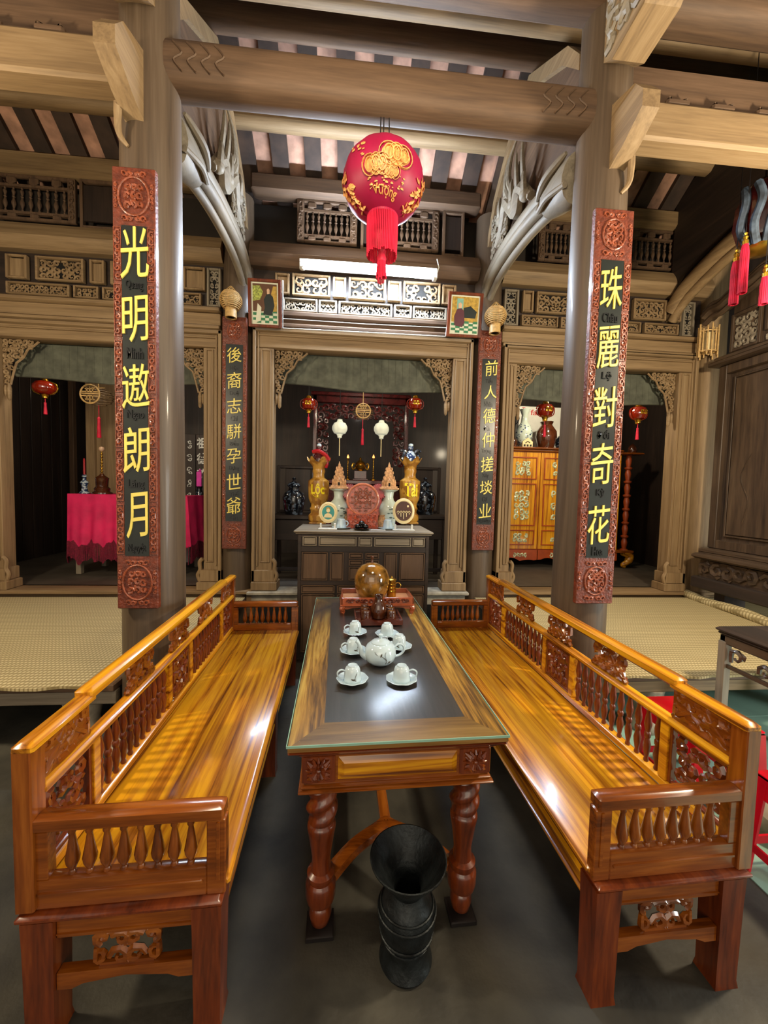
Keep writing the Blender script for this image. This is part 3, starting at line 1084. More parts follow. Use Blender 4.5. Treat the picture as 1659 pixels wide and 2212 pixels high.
portal('middle', (546, 590, 971, 1012), 3.31, 3.10, 'pale')
portal('left', (-36, 5, 441, 481), 3.25, 3.07, 'pale')
portal('right', (1077, 1107, 1453, 1489), 3.28, 3.08, 'pale')

# ---- low platforms with straw mats
for sd, x0, x1, n0, n1 in (('left', -4.9, -1.375, -1.375, -1.10), ('right', 1.745, 5.1, 1.42, 1.745)):
    r = thing('low_platform', 'low wooden sleeping platform on stone feet in the %s bay' % sd, 'platform', kind='thing')
    b = MB()
    b.box(x0, 2.40, .385, x1, 4.34, .43, .006)
    b.box(n0, 2.70, .385, n1, 4.28, .43)
    b.build('deck', 'old_X', r)
    b = MB()
    b.box(x0, 2.42, .30, x1, 2.47, .385, .006)
    b.build('edge_board', 'pale_X' if sd == 'right' else 'grey_X', r)
    b = MB()
    b.box(x0, 4.25, .30, x1, 4.30, .385)
    b.build('rear_board', 'pale_X' if sd == 'right' else 'grey_X', r)
    fx = (-3.6, -2.5, -1.62) if sd == 'left' else (PZ(1405, 1480, .1).x - .35, 3.6, 4.7)
    for k, x in enumerate(fx):
        for y in (2.52, 4.2):
            b = MB()
            b.lathe([(.11, 0), (.12, .03), (.1, .1), (.085, .16), (.1, .24), (.11, .30)], (x, y, 0), 14)
            b.build('stone_foot', 'stone', r)
    b = MB()
    y0 = 2.37
    nx = 30
    vv, ff = [], []
    for i in range(nx + 1):
        xx = x0 + .05 + (x1 - x0 - .1) * i / nx
        e = .012 * math.sin(i * 2.3) + .01 * math.sin(i * .9)
        for (yy, zz) in ((y0 + e, .437 - .016), (y0 + e, .437), (2.6, .4385), (4.28, .4385), (4.28, .431), (2.6, .431), (y0 + e + .04, .4305)):
            vv.append((xx, yy, zz))
    for i in range(nx):
        for k in range(7):
            ff.append((i * 7 + k, i * 7 + 7 + k, i * 7 + 7 + (k + 1) % 7, i * 7 + (k + 1) % 7))
    ff += [tuple(range(6, -1, -1)), tuple(nx * 7 + k for k in range(7))]
    b.add(vv, ff)
    b.box(n0 - (0 if sd == 'left' else -.0) - .05 * (sd == 'left'), 2.72, .431, n1 + .05 * (sd == 'right'), 4.27, .4385)
    tag(b.build('straw_mat', 'straw'), 'woven straw mat spread over the %s platform' % sd, 'mat')
a, c = PZ(1440, 1268, .47), PZ(1660, 1345, .47)
b = MB()
d = (c - a)
P = [a + d * (i / 10) + Vector((0, 0, .012 * math.sin(i))) for i in range(-1, 13)]
b.tube(P, .05, 12)
tag(b.build('rolled_mat', 'straw'), 'edge of a rolled straw mat lying along the dark screen', 'mat')


# ================================================================== FURNITURE
FY = math.radians(1.7)


def W(u, v, z=0.0):                 # furniture axes -> world
    return Vector((u * math.cos(FY) - v * math.sin(FY), u * math.sin(FY) + v * math.cos(FY), z))


# ---- the long tea table
TU0, TU1, TV0, TV1, TZ = -.150, .607, 1.27, 3.05, .78
tcx, tcy = (TU0 + TU1) / 2, (TV0 + TV1) / 2
tw, tl = TU1 - TU0, TV1 - TV0
tab = thing('tea_table', 'long wooden tea table with a glass covered top standing between the two benches', 'table', W(tcx, tcy, 0), FY)
hx, hy = tw / 2, tl / 2
bw = .115
b = MB()
c = .004
zt0, zt1 = .735, .768
for s in (-1, 1):
    b.prism([(s * hx, -hy), (s * (hx - bw), -hy + bw + .02), (s * (hx - bw), hy - bw), (s * hx, hy)], .752, zt1, 'xy')
b.build('side_border', 'zebra', tab)
b = MB()
b.prism([(-hx, -hy), (hx, -hy), (hx - bw, -hy + bw + .02), (-hx + bw, -hy + bw + .02)], .752, zt1, 'xy')
b.prism([(-hx, hy), (hx, hy), (hx - bw, hy - bw), (-hx + bw, hy - bw)], .752, zt1, 'xy')
b.build('end_border', 'zebra_x', tab)
b = MB()
b.box(-hx + bw, -hy + bw + .02, .752, hx - bw, hy - bw, zt1)
b.build('dark_inlay', 'inlay', tab)
b = MB()
b.box(-hx, -hy, .738, hx, hy, .752, .006)
b.box(-hx + .02, -hy + .02, .722, hx - .02, hy - .02, .738, .006)
b.box(-hx + .035, -hy + .035, .708, hx - .035, hy - .035, .722, .005)
b.build('top_moulding', 'redwood_X', tab)
b = MB()
b.box(-hx - .002, -hy - .002, .7690, hx + .002, hy + .002, .7775, .002)
g = b.build('glass_sheet', 'sheet_glass', tab)
g['label'] = 'clear glass sheet with a green edge'
b = MB()
for s in (-1, 1):
    b.box(-hx - .004, s * (hy + .002), .7692, hx + .004, s * (hy + .0045), .7773)
    b.box(s * (hx + .002), -hy - .002, .7692, s * (hx + .0045), hy + .002, .7773)
b.build('glass_edge', 'glass_edge', g)
b = MB()
ax, ay = hx - .05, hy - .05
for s in (-1, 1):
    b.box(-ax, s * ay, .60, ax, s * (ay - .03), .708)
    b.box(s * ax, -ay, .60, s * (ax - .03), ay, .708)
b.box(-ax - .018, -ay - .018, .575, ax + .018, ay + .018, .588, .005)
b.box(-ax - .01, -ay - .01, .588, ax + .01, ay + .01, .602, .005)
b.build('apron', 'amber_X', tab)
for s in (-1, 1):
    b = MB()
    y = s * (ay + .001)
    b.box(-ax + .115, y, .613, ax - .115, y - s * .012, .700, .004)
    yy = y + s * .006
    x0, x1, z0, z1, e = -ax + .118, ax - .118, .616, .697, .02
    vv = [(x0, y, z0), (x1, y, z0), (x1, y, z1), (x0, y, z1), (x0 + e, yy + s * .004, z0 + e), (x1 - e, yy + s * .004, z0 + e), (x1 - e, yy + s * .004, z1 - e), (x0 + e, yy + s * .004, z1 - e)]
    b.add(vv, [(0, 1, 5, 4), (1, 2, 6, 5), (2, 3, 7, 6), (3, 0, 4, 7), (4, 5, 6, 7)])
    p = b.build('end_panel', 'lacquer_X', tab, smooth=False)
    p['label'] = 'yellow raised panel of the table end'
    for t in (-1, 1):
        b = MB()
        cx = t * (ax - .05)
        b.box(cx - .058, y + s * .002, .606, cx + .058, y - s * .03, .704, .004)
        b.box(t * (ax - .0) - (.0 if t < 0 else .1), y - s * .0, .606, t * ax + (.1 if t < 0 else .0), y - s * .03, .704)
        for q in range(4):
            a0 = PI / 4 + q * PI / 2
            for da, rr in ((-.32, .042), (0, .054), (.32, .042)):
                b.tube([(cx + .008 * math.cos(a0), y + s * .004, .655 + .008 * math.sin(a0)),
                        (cx + rr * .6 * math.cos(a0 + da * .7), y + s * .012, .655 + rr * .6 * math.sin(a0 + da * .7)),
                        (cx + rr * math.cos(a0 + da), y + s * .004, .655 + min(rr, .046) * math.sin(a0 + da))], [.004, .011, .003], 6)
        for q in range(4):
            a0 = q * PI / 2
            b.tube([(cx + .006 * math.cos(a0), y + s * .006, .655 + .006 * math.sin(a0)), (cx + .03 * math.cos(a0), y + s * .01, .655 + .03 * math.sin(a0)), (cx + .043 * math.cos(a0), y + s * .004, .655 + .043 * math.sin(a0))], [.003, .005, .002], 6)
        b.ball((cx, y + s * .01, .655), .009, 10, 6)
        b.build('rosette_block', 'redwood_Z', tab)
legprof = [(.018, .0), (.034, .015), (.042, .05), (.038, .075), (.03, .085), (.05, .10), (.055, .12), (.055, .165), (.046, .18), (.05, .195), (.05, .205), (.036, .215), (.033, .26), (.045, .34), (.052, .38), (.05, .392),
           (.043, .40), (.05, .41), (.05, .43), (.05, .45), (.05, .47), (.05, .49), (.05, .51), (.05, .53), (.045, .54), (.05, .55), (.054, .565), (.054, .576)]
legprof2 = []
for i in range(len(legprof) - 1):
    (r0, z0), (r1, z1) = legprof[i], legprof[i + 1]
    for k in range(2):
        t = k / 2
        legprof2.append((r0 + (r1 - r0) * t, z0 + (z1 - z0) * t))
legprof2.append(legprof[-1])


def twist(a, z):
    if .405 < z < .54:
        w = math.sin(PI * (z - .405) / .135) ** .5
        return 1 + .17 * w * math.sin(2 * a - (z - .4) * 95)
    if z > .552:
        return 1 + .03 * math.sin(14 * a)
    return 1.0


lx, ly = ax - .062, ay - .062
for sx in (-1, 1):
    for sy in (-1, 1):
        b = MB()
        b.lathe(legprof2, (sx * lx, sy * ly, .02), 28, rf=twist)
        lg = b.build('leg', 'redwood_Z', tab)
        b = MB()
        b.box(sx * lx - .05, sy * ly - .05, 0, sx * lx + .05, sy * ly + .05, .02, .003)
        b.build('foot_pad', 'wire_black', lg)
for s in (-1, 1):
    b = MB()
    P = smoothpath([(-lx, s * ly, .16), (-lx * .55, s * (ly - .10), .20), (-lx * .1, s * (ly - .2), .185), (0, s * (ly - .22), .185), (lx * .1, s * (ly - .2), .185), (lx * .55, s * (ly - .10), .20), (lx, s * ly, .16)], 5)
    b.tube(P, .026, 8, flat=1.3)
    b.build('stretcher', 'amber_X', tab)
b = MB()
b.box(-.022, -ly + .2, .165, .022, ly - .2, .205, .006)
b.build('long_stretcher', 'amber_Y', tab)
b = MB()
b.box(-.03, -.035, .2, .03, .035, .60, .004)
b.build('centre_post', 'redwood_Z', tab)


# ---- the two long benches
def make_bench(side, u_seat, u_back, v0, v1, label):
    s = 1 if side == 'right' else -1
    r = thing('long_bench', label, 'bench', W(u_seat, v0, 0), FY, 'long wooden benches')
    D = abs(u_back - u_seat)
    L = v1 - v0

    def X(x):
        return s * x
    # seat
    b = MB()
    b.box(X(-.012), .03, .415, X(D - .02), L - .03, .45, .012)
    b.build('seat', 'lacquer_Y', r)
    b = MB()
    b.box(X(0), -.012, .398, X(D), L + .012, .415, .006)
    b.box(X(.012), .0, .385, X(D - .005), L, .398, .004)
    b.build('seat_moulding', 'redwood_Y', r)
    # apron along the front
    b = MB()
    b.box(X(.022), .05, .30, X(.045), L - .05, .385, .006)
    b.box(X(.012), .07, .292, X(.05), L - .07, .308, .005)
    b.box(X(.014), .07, .352, X(.046), L - .07, .36, .003)
    b.build('front_apron', 'lacquer_Y', r)
    b = MB()
    b.box(X(D - .05), .05, .30, X(D - .025), L - .05, .385, .004)
    b.build('rear_apron', 'amber_Y', r)
    # legs
    for x in (.048, D - .048):
        for y in (.045, L * .5, L - .045):
            b = MB()
            w, w2 = .043, .040
            xc = X(x)
            vv = []
            for z, h in ((0, w2 * 1.05), (.025, w2 * .95), (.30, w * .95), (.385, w)):
                vv += [(xc - h, y - h, z), (xc + h, y - h, z), (xc + h, y + h, z), (xc - h, y + h, z)]
            ff = [(3, 2, 1, 0), (12, 13, 14, 15)]
            for k in range(3):
                for i in range(4):
                    j = (i + 1) % 4
                    ff.append((k * 4 + i, k * 4 + j, k * 4 + 4 + j, k * 4 + 4 + i))
            b.add(vv, ff)
            b.build('leg', 'redwood_Z', r)
    # ends: board, openwork, scalloped rail
    for y, sg in ((.028, -1), (L - .028, 1)):
        b = MB()
        b.box(X(.09), y - .012, .318, X(D - .09), y + .012, .385, .004)
        b.box(X(.09), y - .016, .33, X(D - .09), y + .016, .338, .003)
        b.prism([(X(.09), .165), (X(.13), .165), (X(.16), .178), (X(.2), .182), (X(D / 2), .19), (X(D - .2), .182), (X(D - .16), .178), (X(D - .13), .165), (X(D - .09), .165), (X(D - .09), .215), (X(.09), .215)], y - .014, y + .014, 'xz')
        e = b.build('end_apron', 'amber_X', r)
        b = MB()
        lo, hi = sorted((X(D / 2 - .095), X(D / 2 + .095)))
        b.scrolls(lo, hi, .215, .318, y, 9, .05, .009)
        b.box(lo + .02, y - .006, .215, hi - .02, y + .004, .225)
        b.build('carving', 'amber_X', e)
    # arm frames
    for y, nm in ((.03, 'near'), (L - .03, 'far')):
        b = MB()
        t = .018
        b.box(X(-.004), y - t, .413, X(.05), y + t, .648, .005)
        b.box(X(.0), y - t - .008, .642, X(D - .04), y + t + .008, .69, .009)
        b.box(X(.05), y - t, .413, X(D - .03), y + t, .505, .005)
        b.box(X(.06), y - t - .005, .455, X(D - .05), y + t + .005, .468, .003)
        b.box(X(D - .075), y - t, .5, X(D - .04), y + t, .645, .004)
        b.box(X(.012), y - t - .004, .46, X(.022), y + t + .004, .64, .002)
        arm = b.build('armrest', 'amber_X', r)
        n = 8
        for q in range(n):
            b = MB()
            baluster(b, X(.085 + (D - .2) * (q + .3) / (n - .4)), y, .5, .647, .0215, 12, BAL_ARM)
            b.build('baluster', 'amber_Z', arm)
    # back
    xb = D - .02
    b = MB()
    b.box(X(xb - .02), .05, .455, X(xb + .02), L - .05, .49, .005)
    b.box(X(xb - .028), .05, .722, X(xb + .022), L - .05, .752, .008)
    # uprights between the fields
    ys = [.058, .30, .34, .94, .975, 1.235, 1.27, 1.87, 1.91, L - .058]
    k = L / 2.24
    ys = [ys[0]] + [q * k for q in ys[1:-1]] + [ys[-1]]
    for i in (1, 3, 5, 7):
        b.box(X(xb - .02), ys[i], .49, X(xb + .02), ys[i + 1], .722, .004)
    # stepped top rail
    for y0, y1, z0, z1 in ((.0, .30 * k, .872, .905), (L - .30 * k, L, .872, .905), (.27 * k, L - .27 * k, .882, .925)):
        b.box(X(xb - .032), y0, z0, X(xb + .026), y1, z1, .010)
    b.build('back_frame', 'lacquer_Y', r)
    for y0 in (0, L - .058):
        b = MB()
        b.box(X(xb - .025), y0, .415, X(xb + .025), y0 + .058, .89, .006)
        b.build('back_post', 'amber_Z', r)
    for i, (y0, y1) in enumerate(((ys[0], ys[1]), (ys[4], ys[5]), (ys[8], ys[9]))):
        b = MB()
        b.M = Matrix.Translation((X(xb), 0, 0)) @ Matrix.Rotation(PI / 2, 4, 'Z')
        if i == 1:
            b.box(y0, -.008, .49, y1, .008, .722)
            b.frame(y0 + .012, y1 - .012, .505, .71, .012, -.014, .014, .003)
        b.scrolls(y0 + .02, y1 - .02, .51, .705, (.009 if s > 0 else -.009) * (1 if i == 1 else 0), 12 + i, .06, .011)
        b.frame(y0, y1, .49, .722, .014, -.012, .012, .003)
        b.build('carved_back_panel', 'redwood_Z', r)
    for (y0, y1) in ((ys[2], ys[3]), (ys[6], ys[7])):
        n = 11
        for q in range(n):
            b = MB()
            baluster(b, X(xb), y0 + (y1 - y0) * (q + .5) / n, .488, .724, .0215, 12, BAL_BACK)
            b.build('baluster', 'redwood_Z', r)
    # carved inserts between the two rails
    for i, (y0, y1) in enumerate(((.06, .30 * k), (.56 * k, .80 * k), (1.0 * k, 1.24 * k), (1.44 * k, 1.68 * k), (L - .30 * k, L - .06))):
        b = MB()
        b.M = Matrix.Translation((X(xb), 0, 0)) @ Matrix.Rotation(PI / 2, 4, 'Z')
        b.scrolls(y0, y1, .752, .88, 0, 30 + i, .062, .013)
        b.tube(smoothpath([(y0, 0, .76), ((y0 * 2 + y1) / 3, 0, .82), ((y0 + y1) / 2, 0, .868), ((y0 + 2 * y1) / 3, 0, .82), (y1, 0, .76)], 5), .012, 6)
        if i in (0, 4):
            b.box(y0, -.006, .752, y1, .006, .875)
        b.build('rail_carving', 'amber_Y', r)
    return r


make_bench('right', .816, 1.352, 1.065, 3.29, 'polished yellow wooden bench on the right of the tea table')
make_bench('left', -.315, -.866, 1.135, 3.30, 'polished yellow wooden bench on the left of the tea table')

# ---- the bronze spittoon under the near end of the table
sp = PZ(868, 2092, 0)
rim = PZ(882, 1850, .37)
b = MB()
b.lathe([(.085, 0), (.09, .012), (.082, .03), (.07, .06), (.072, .09), (.085, .125), (.097, .17), (.094, .215), (.078, .25), (.06, .272), (.056, .285), (.062, .30), (.085, .335), (.113, .375), (.127, .398), (.129, .405), (.125, .406),
         (.11, .385), (.08, .345), (.055, .31), (.045, .285), (.05, .25), (.04, .1), (.001, .09)], (0, 0, 0), 40, cap=False)
b.v = [Vector((p_.x * 1.02, p_.y * 1.02, p_.z * .915)) for p_ in b.v]
b.add([(.08 * math.cos(2 * PI * i / 20), .08 * math.sin(2 * PI * i / 20), .001) for i in range(20)], [tuple(range(19, -1, -1))])
o = b.build('spittoon', 'bronze', loc=(rim.x, rim.y, 0))
tag(o, 'dark bronze spittoon with a flared mouth on the floor before the table', 'spittoon')
b = MB()
for z, r_ in ((.1, .08), (.13, .0905), (.21, .099), (.232, .09)):
    b.ring((0, 0, z * .915), r_, .004, 'Z', 32, 6)
b.build('raised_ring', 'bronze', o)

# ---- tea set
GT = .7778


def onglass(px, py, dz=0):
    return PZ(px, py, GT + dz)


def make_saucer(label):
    b = MB()
    wav = lambda a, z: 1 + (.028 * math.cos(8 * a) if z > .008 else 0)
    b.lathe([(.03, 0), (.034, .002), (.045, .005), (.066, .014), (.069, .0165), (.066, .0175), (.045, .0085), (.03, .006), (.0005, .0055)], (0, 0, 0), 40, rf=wav)
    return tag(b.build('saucer', 'porcelain'), label, 'saucer', 'white saucers on the tea table')


def make_cup(label, hs, bird):
    """upside-down cup: handle towards hs on X, the painted branch towards the viewer's side (bird=-1) or the far side"""
    b = MB()
    b.lathe([(.0395, 0), (.0405, .002), (.039, .012), (.0365, .03), (.0335, .05), (.029, .060), (.0225, .064), (.021, .069), (.018, .069), (.017, .066), (.001, .065)], (0, 0, 0), 28)
    b.mi = 1
    k = -bird
    b.tube([(-.012, -.0375 * k, .018), (-.002, -.0383 * k, .016), (.008, -.0375 * k, .012), (.016, -.0345 * k, .008)], [.001, .0032, .0028, .0008], 6, flat=.3)
    b.tube(smoothpath([(.001, -.0383 * k, .016), (.006, -.0372 * k, .03), (.012, -.034 * k, .044)], 3), .0009, 5)
    b.tube(smoothpath([(-.014, -.0362 * k, .022), (-.004, -.0382 * k, .02), (.01, -.0365 * k, .021)], 3), [.0005, .0015, .0015, .0012, .001, .0009, .0004], 5, flat=.4)
    c_ = tag(b.build('teacup', ['porcelain', 'bird_paint']), label, 'teacup', 'white teacups on the tea table')
    b = MB()
    b.tube(smoothpath([(hs * .034, 0, .046), (hs * .05, 0, .052), (hs * .066, 0, .043), (hs * .064, 0, .025), (hs * .05, 0, .014), (hs * .038, 0, .015)], 5), .0035, 8, flat=1.4)
    b.build('handle', 'porcelain', c_)
    return c_


cups = [((761, 1465), 'A', 12, 'nearest white upturned teacup on the left, a bird branch painted on it', 'wavy white saucer under the nearest left cup'),
        ((867, 1465), 'B', -12, 'nearest white upturned teacup on the right, plain side showing', 'wavy white saucer under the nearest right cup'),
        ((763, 1402), 'A', 25, 'white upturned teacup left of the teapot spout', 'white saucer left of the teapot spout'),
        ((862, 1393), 'A', -20, 'white upturned teacup half hidden behind the teapot handle', 'white saucer behind the teapot handle'),
        ((767, 1362), 'A', 20, 'white upturned teacup at the far left in front of the brown tray', 'white saucer at the far left in front of the brown tray'),
        ((836, 1366), 'B', 70, 'white upturned teacup directly behind the teapot lid', 'white saucer directly behind the teapot lid')]
S0 = None
PRO = {}
for i, (p, kind, ang, cl, sl) in enumerate(cups):
    q = onglass(p[0], p[1] + 7)
    s_ = dup(S0, (0, 0, 0), label=sl) if S0 else make_saucer(sl)
    S0 = S0 or s_
    if kind in PRO:
        c_ = dup(PRO[kind], (0, 0, 0), label=cl)
    else:
        c_ = PRO[kind] = make_cup(cl, -1 if kind == 'A' else 1, -1 if kind == 'A' else 1)
    s_.location = (q.x, q.y, GT)
    s_.rotation_euler.z = .3 * i
    c_.location = (q.x, q.y, GT + .006)
    c_.rotation_euler.z = math.radians(ang)

pt = onglass(821, 1430)
b = MB()
b.lathe([(.045, 0), (.058, .004), (.072, .02), (.078, .042), (.075, .066), (.066, .086), (.053, .096), (.05, .098), (.046, .098), (.001, .098)], (0, 0, 0), 36)
b.mi = 1


def onpot(a, z):
    r_ = .078 if z < .06 else .078 - (z - .06) * .32
    r_ = min(r_, .0785)
    if z < .03:
        r_ = .072 + (z - .02) * .28
    return ((r_ + .0006) * math.sin(a), -(r_ + .0006) * math.cos(a), z)


b.tube([onpot(a, z) for a, z in ((.25, .02), (.28, .035), (.2, .045), (.05, .055), (-.1, .062))], .0012, 5)
b.tube([onpot(a, z) for a, z in ((.28, .035), (.22, .05), (.18, .065), (.25, .077))], .0009, 5)
b.tube([onpot(a, z) for a, z in ((-.12, .056), (-.06, .064), (-.02, .072))], [.001, .0045, .001], 6, flat=.3)
b.tube([onpot(a, z) for a, z in ((-.5, .078), (-.45, .07), (-.3, .064))], .0009, 5)
b.tube([onpot(a, z) for a, z in ((.35, .02), (.5, .03), (.6, .03))], [.0005, .003, .0005], 5, flat=.3)
b.mi = 0
tp = b.build('teapot', ['porcelain', 'bird_paint'], loc=(pt.x, pt.y, GT), rz=.05)
tag(tp, 'round white teapot with a painted bird branch, in the middle of the cups', 'teapot')
b = MB()
b.tube(smoothpath([(-.066, 0, .03), (-.088, 0, .045), (-.098, 0, .072), (-.108, 0, .098), (-.12, 0, .108)], 5), [.02, .019, .018, .017, .016, .015, .014, .013, .012, .0115, .011, .0105, .01, .0095, .009, .0088, .0086, .0084, .0082, .008, .008], 12)
b.build('spout', 'porcelain', tp)
b = MB()
b.tube(smoothpath([(.07, 0, .075), (.09, 0, .088), (.112, 0, .08), (.118, 0, .058), (.1, 0, .036), (.074, 0, .027)], 5), .006, 8, flat=1.3)
b.build('handle', 'porcelain', tp)
b = MB()
b.lathe([(.047, .098), (.046, .103), (.035, .111), (.016, .115), (.008, .118), (.007, .124), (.012, .131), (.012, .138), (.006, .142), (.001, .1425)], (0, 0, 0), 28)
b.build('lid', 'porcelain', tp)

# ---- small scalloped tray with the brown carafe and six upturned cups
tr = onglass(814, 1350)
a_, c_ = onglass(768, 1352), onglass(868, 1352)
half = (c_.x - a_.x) / 2
depth = .235
t0 = thing('cup_tray', 'small dark red scalloped tray in front of the larger tray', 'tray', ((a_.x + c_.x) / 2, a_.y + depth / 2, GT), FY)
b = MB()
b.box(-half, -depth / 2, .006, half, depth / 2, .016, .002)
b.build('base', 'tray_dark', t0)
for s in (-1, 1):
    b = MB()
    P = [(-half, .004)] + [(half, .004)]
    topl = [(half * (1 - 2 * i / 20), .032 + .014 * math.cos(2 * PI * i / 10 + PI) * (1 if 2 < i < 18 else .2)) for i in range(21)]
    b.prism(P + topl, s * depth / 2 - .005, s * depth / 2 + .005, 'xz')
    b.build('scalloped_side', 'tray_dark', t0)
    b = MB()
    b.box(s * half - .005, -depth / 2, .004, s * half + .005, depth / 2, .034, .002)
    b.build('end_side', 'tray_dark', t0)
    for t in (-1, 1):
        b = MB()
        b.ball((s * (half - .012), t * (depth / 2 - .012), .006), (.01, .01, .006), 8, 6)
        b.build('foot', 'tray_dark', t0)
tray_c = Vector(t0.location)
b = MB()
b.lathe([(.035, 0), (.044, .006), (.05, .03), (.053, .052), (.048, .08), (.036, .105), (.028, .12), (.027, .135), (.03, .148), (.031, .152), (.027, .152), (.024, .145), (.024, .11), (.001, .1)], (0, 0, 0), 28)
tag(b.build('carafe', 'brown_glaze', loc=(tray_c.x + .005, tray_c.y - .015, GT + .016)), 'brown glazed carafe standing in the middle of the small tray', 'carafe')
k = 0
first = None
for s, nm in ((-1, 'left'), (1, 'right')):
    for j, w in enumerate(('nearest', 'middle', 'farthest')):
        loc = (tray_c.x + s * .082, tray_c.y - .07 + .065 * j, GT + .016)
        lab = 'brown upturned cup on the small tray, %s of three %s of the carafe' % (w, nm)
        if first is None:
            b = MB()
            b.lathe([(.031, 0), (.031, .003), (.028, .02), (.0265, .045), (.027, .058), (.025, .064), (.019, .066), (.018, .064), (.001, .063)], (0, 0, 0), 20)
            first = b.build('brown_cup', 'brown_glaze', loc=loc)
            tag(first, lab, 'cup', 'brown cups on the small tray')
        else:
            dup(first, loc, label=lab)

# ---- larger tray stand with the round jar and the brass pot
a_, c_ = onglass(736, 1318), onglass(889, 1318)
half = (c_.x - a_.x) / 2
depth = .27
t1 = thing('tray_stand', 'carved reddish wooden tray stand at the far end of the tea table', 'tray', ((a_.x + c_.x) / 2, tray_c.y + .13 + depth / 2, GT), FY)
b = MB()
b.box(-half + .004, -depth / 2 + .004, .066, half - .004, depth / 2 - .004, .074)
b.build('tray_floor', 'tray_floor', t1)
b = MB()
b.box(-half, -depth / 2, .058, half, -depth / 2 + .012, .108, .003)
b.box(-half, depth / 2 - .012, .058, half, depth / 2, .108, .003)
b.box(-half, -depth / 2, .058, -half + .012, depth / 2, .108, .003)
b.box(half - .012, -depth / 2, .058, half, depth / 2, .108, .003)
b.box(-half - .006, -depth / 2 - .006, .05, half + .006, depth / 2 + .006, .06, .003)
b.build('tray_wall', 'tray_wood', t1)
b = MB()
b.scrolls(-half + .03, half - .03, .072, .1, -depth / 2 - .001, 3, .03, .0045)
b.build('front_carving', 'tray_dark', t1)
for y in (-depth / 2 + .004, depth / 2 - .01):
    b = MB()
    b.prism([(-half, .05), (half, .05), (half, .03), (half * .82, .028), (half * .7, .036), (half * .4, .04), (0, .032), (-half * .4, .04), (-half * .7, .036), (-half * .82, .028), (-half, .03)], y, y + .008, 'xz')
    b.build('apron', 'tray_wood', t1)
for sx in (-1, 1):
    for sy in (-1, 1):
        b = MB()
        b.tube(smoothpath([(sx * (half - .02), sy * (depth / 2 - .02), .05), (sx * (half - .004), sy * (depth / 2 - .006), .03), (sx * (half - .016), sy * (depth / 2 - .014), .012), (sx * (half - .004), sy * (depth / 2 - .004), .0)], 4),
               [.02, .02, .02, .018, .017, .016, .015, .014, .013, .013, .014, .015, .016], 8)
        b.build('leg', 'tray_wood', t1)
tc1 = Vector(t1.location)
jr = mpp((tc1.x, tc1.y, .9)) * 38
b = MB()
b.lathe([(jr * .66, 0), (jr * .72, .004), (jr * .9, jr * .4), (jr, jr * .9), (jr * .97, jr * 1.25), (jr * .83, jr * 1.6), (jr * .55, jr * 1.85), (jr * .3, jr * 1.95), (jr * .12, jr * 1.99), (.001, jr * 2.0)], (0, 0, 0), 36, rf=lambda a, z: 1 + .012 * math.cos(5 * a))
jar = b.build('round_jar', 'jar_glaze', loc=(tc1.x - .034, tc1.y - .005, GT + .074))
tag(jar, 'big round mottled brown jar with a stalk knob sitting in the tray stand', 'jar')
b = MB()
b.lathe([(.016, jr * 1.96), (.01, jr * 2.02), (.008, jr * 2.2), (.013, jr * 2.28), (.012, jr * 2.36), (.001, jr * 2.37)], (0, 0, 0), 12)
b.build('knob', 'brown_glaze', jar)
b = MB()
b.lathe([(.032, 0), (.034, .004), (.034, .045), (.03, .05), (.033, .056), (.033, .068), (.029, .073), (.033, .08), (.033, .094), (.028, .1), (.03, .106), (.03, .118), (.034, .122), (.034, .128), (.02, .135), (.006, .138), (.004, .15), (.001, .151)], (0, 0, 0), 24)
o = b.build('brass_pot', 'brass', loc=(tc1.x + .112, tc1.y + .02, GT + .074))
tag(o, 'ringed brass pot with a lid standing right of the round jar', 'pot')
b = MB()
b.ring((.045, 0, .08), .022, .003, 'Y', 16, 6)
b.build('handle', 'brass', o)

# ---- things at the right edge behind the bench
cr = Vector((2.36, 2.30, 0))
st = thing('side_table', 'dark carved wooden side table at the right edge of the photo behind the bench', 'table', cr)
b = MB()
b.box(0, -1.0, .775, .62, 0, .80, .01)
b.box(.012, -.988, .76, .608, -.012, .775, .005)
b.build('tabletop', 'dark_Y', st)
b = MB()
b.box(.02, -.98, .70, .06, -.02, .76, .008)
b.box(.56, -.98, .70, .6, -.02, .76, .008)
b.box(.02, -.06, .70, .6, -.02, .76, .008)
b.build('apron', 'screen_Y', st)
for x in (.04, .58):
    for y in (-.04, -.96):
        b = MB()
        b.box(x - .025, y - .025, 0, x + .025, y + .025, .72, .006)
        b.build('leg', 'grey_Z', st)
b = MB()
b.box(.03, -.96, .55, .05, -.04, .575, .004)
b.M = Matrix.Translation((.04, 0, 0)) @ Matrix.Rotation(PI / 2, 4, 'Z')
b.scrolls(-.93, -.07, .58, .69, 0, 4, .09, .013, True, .7)
b.build('fretted_rail', 'screen_Y', st)


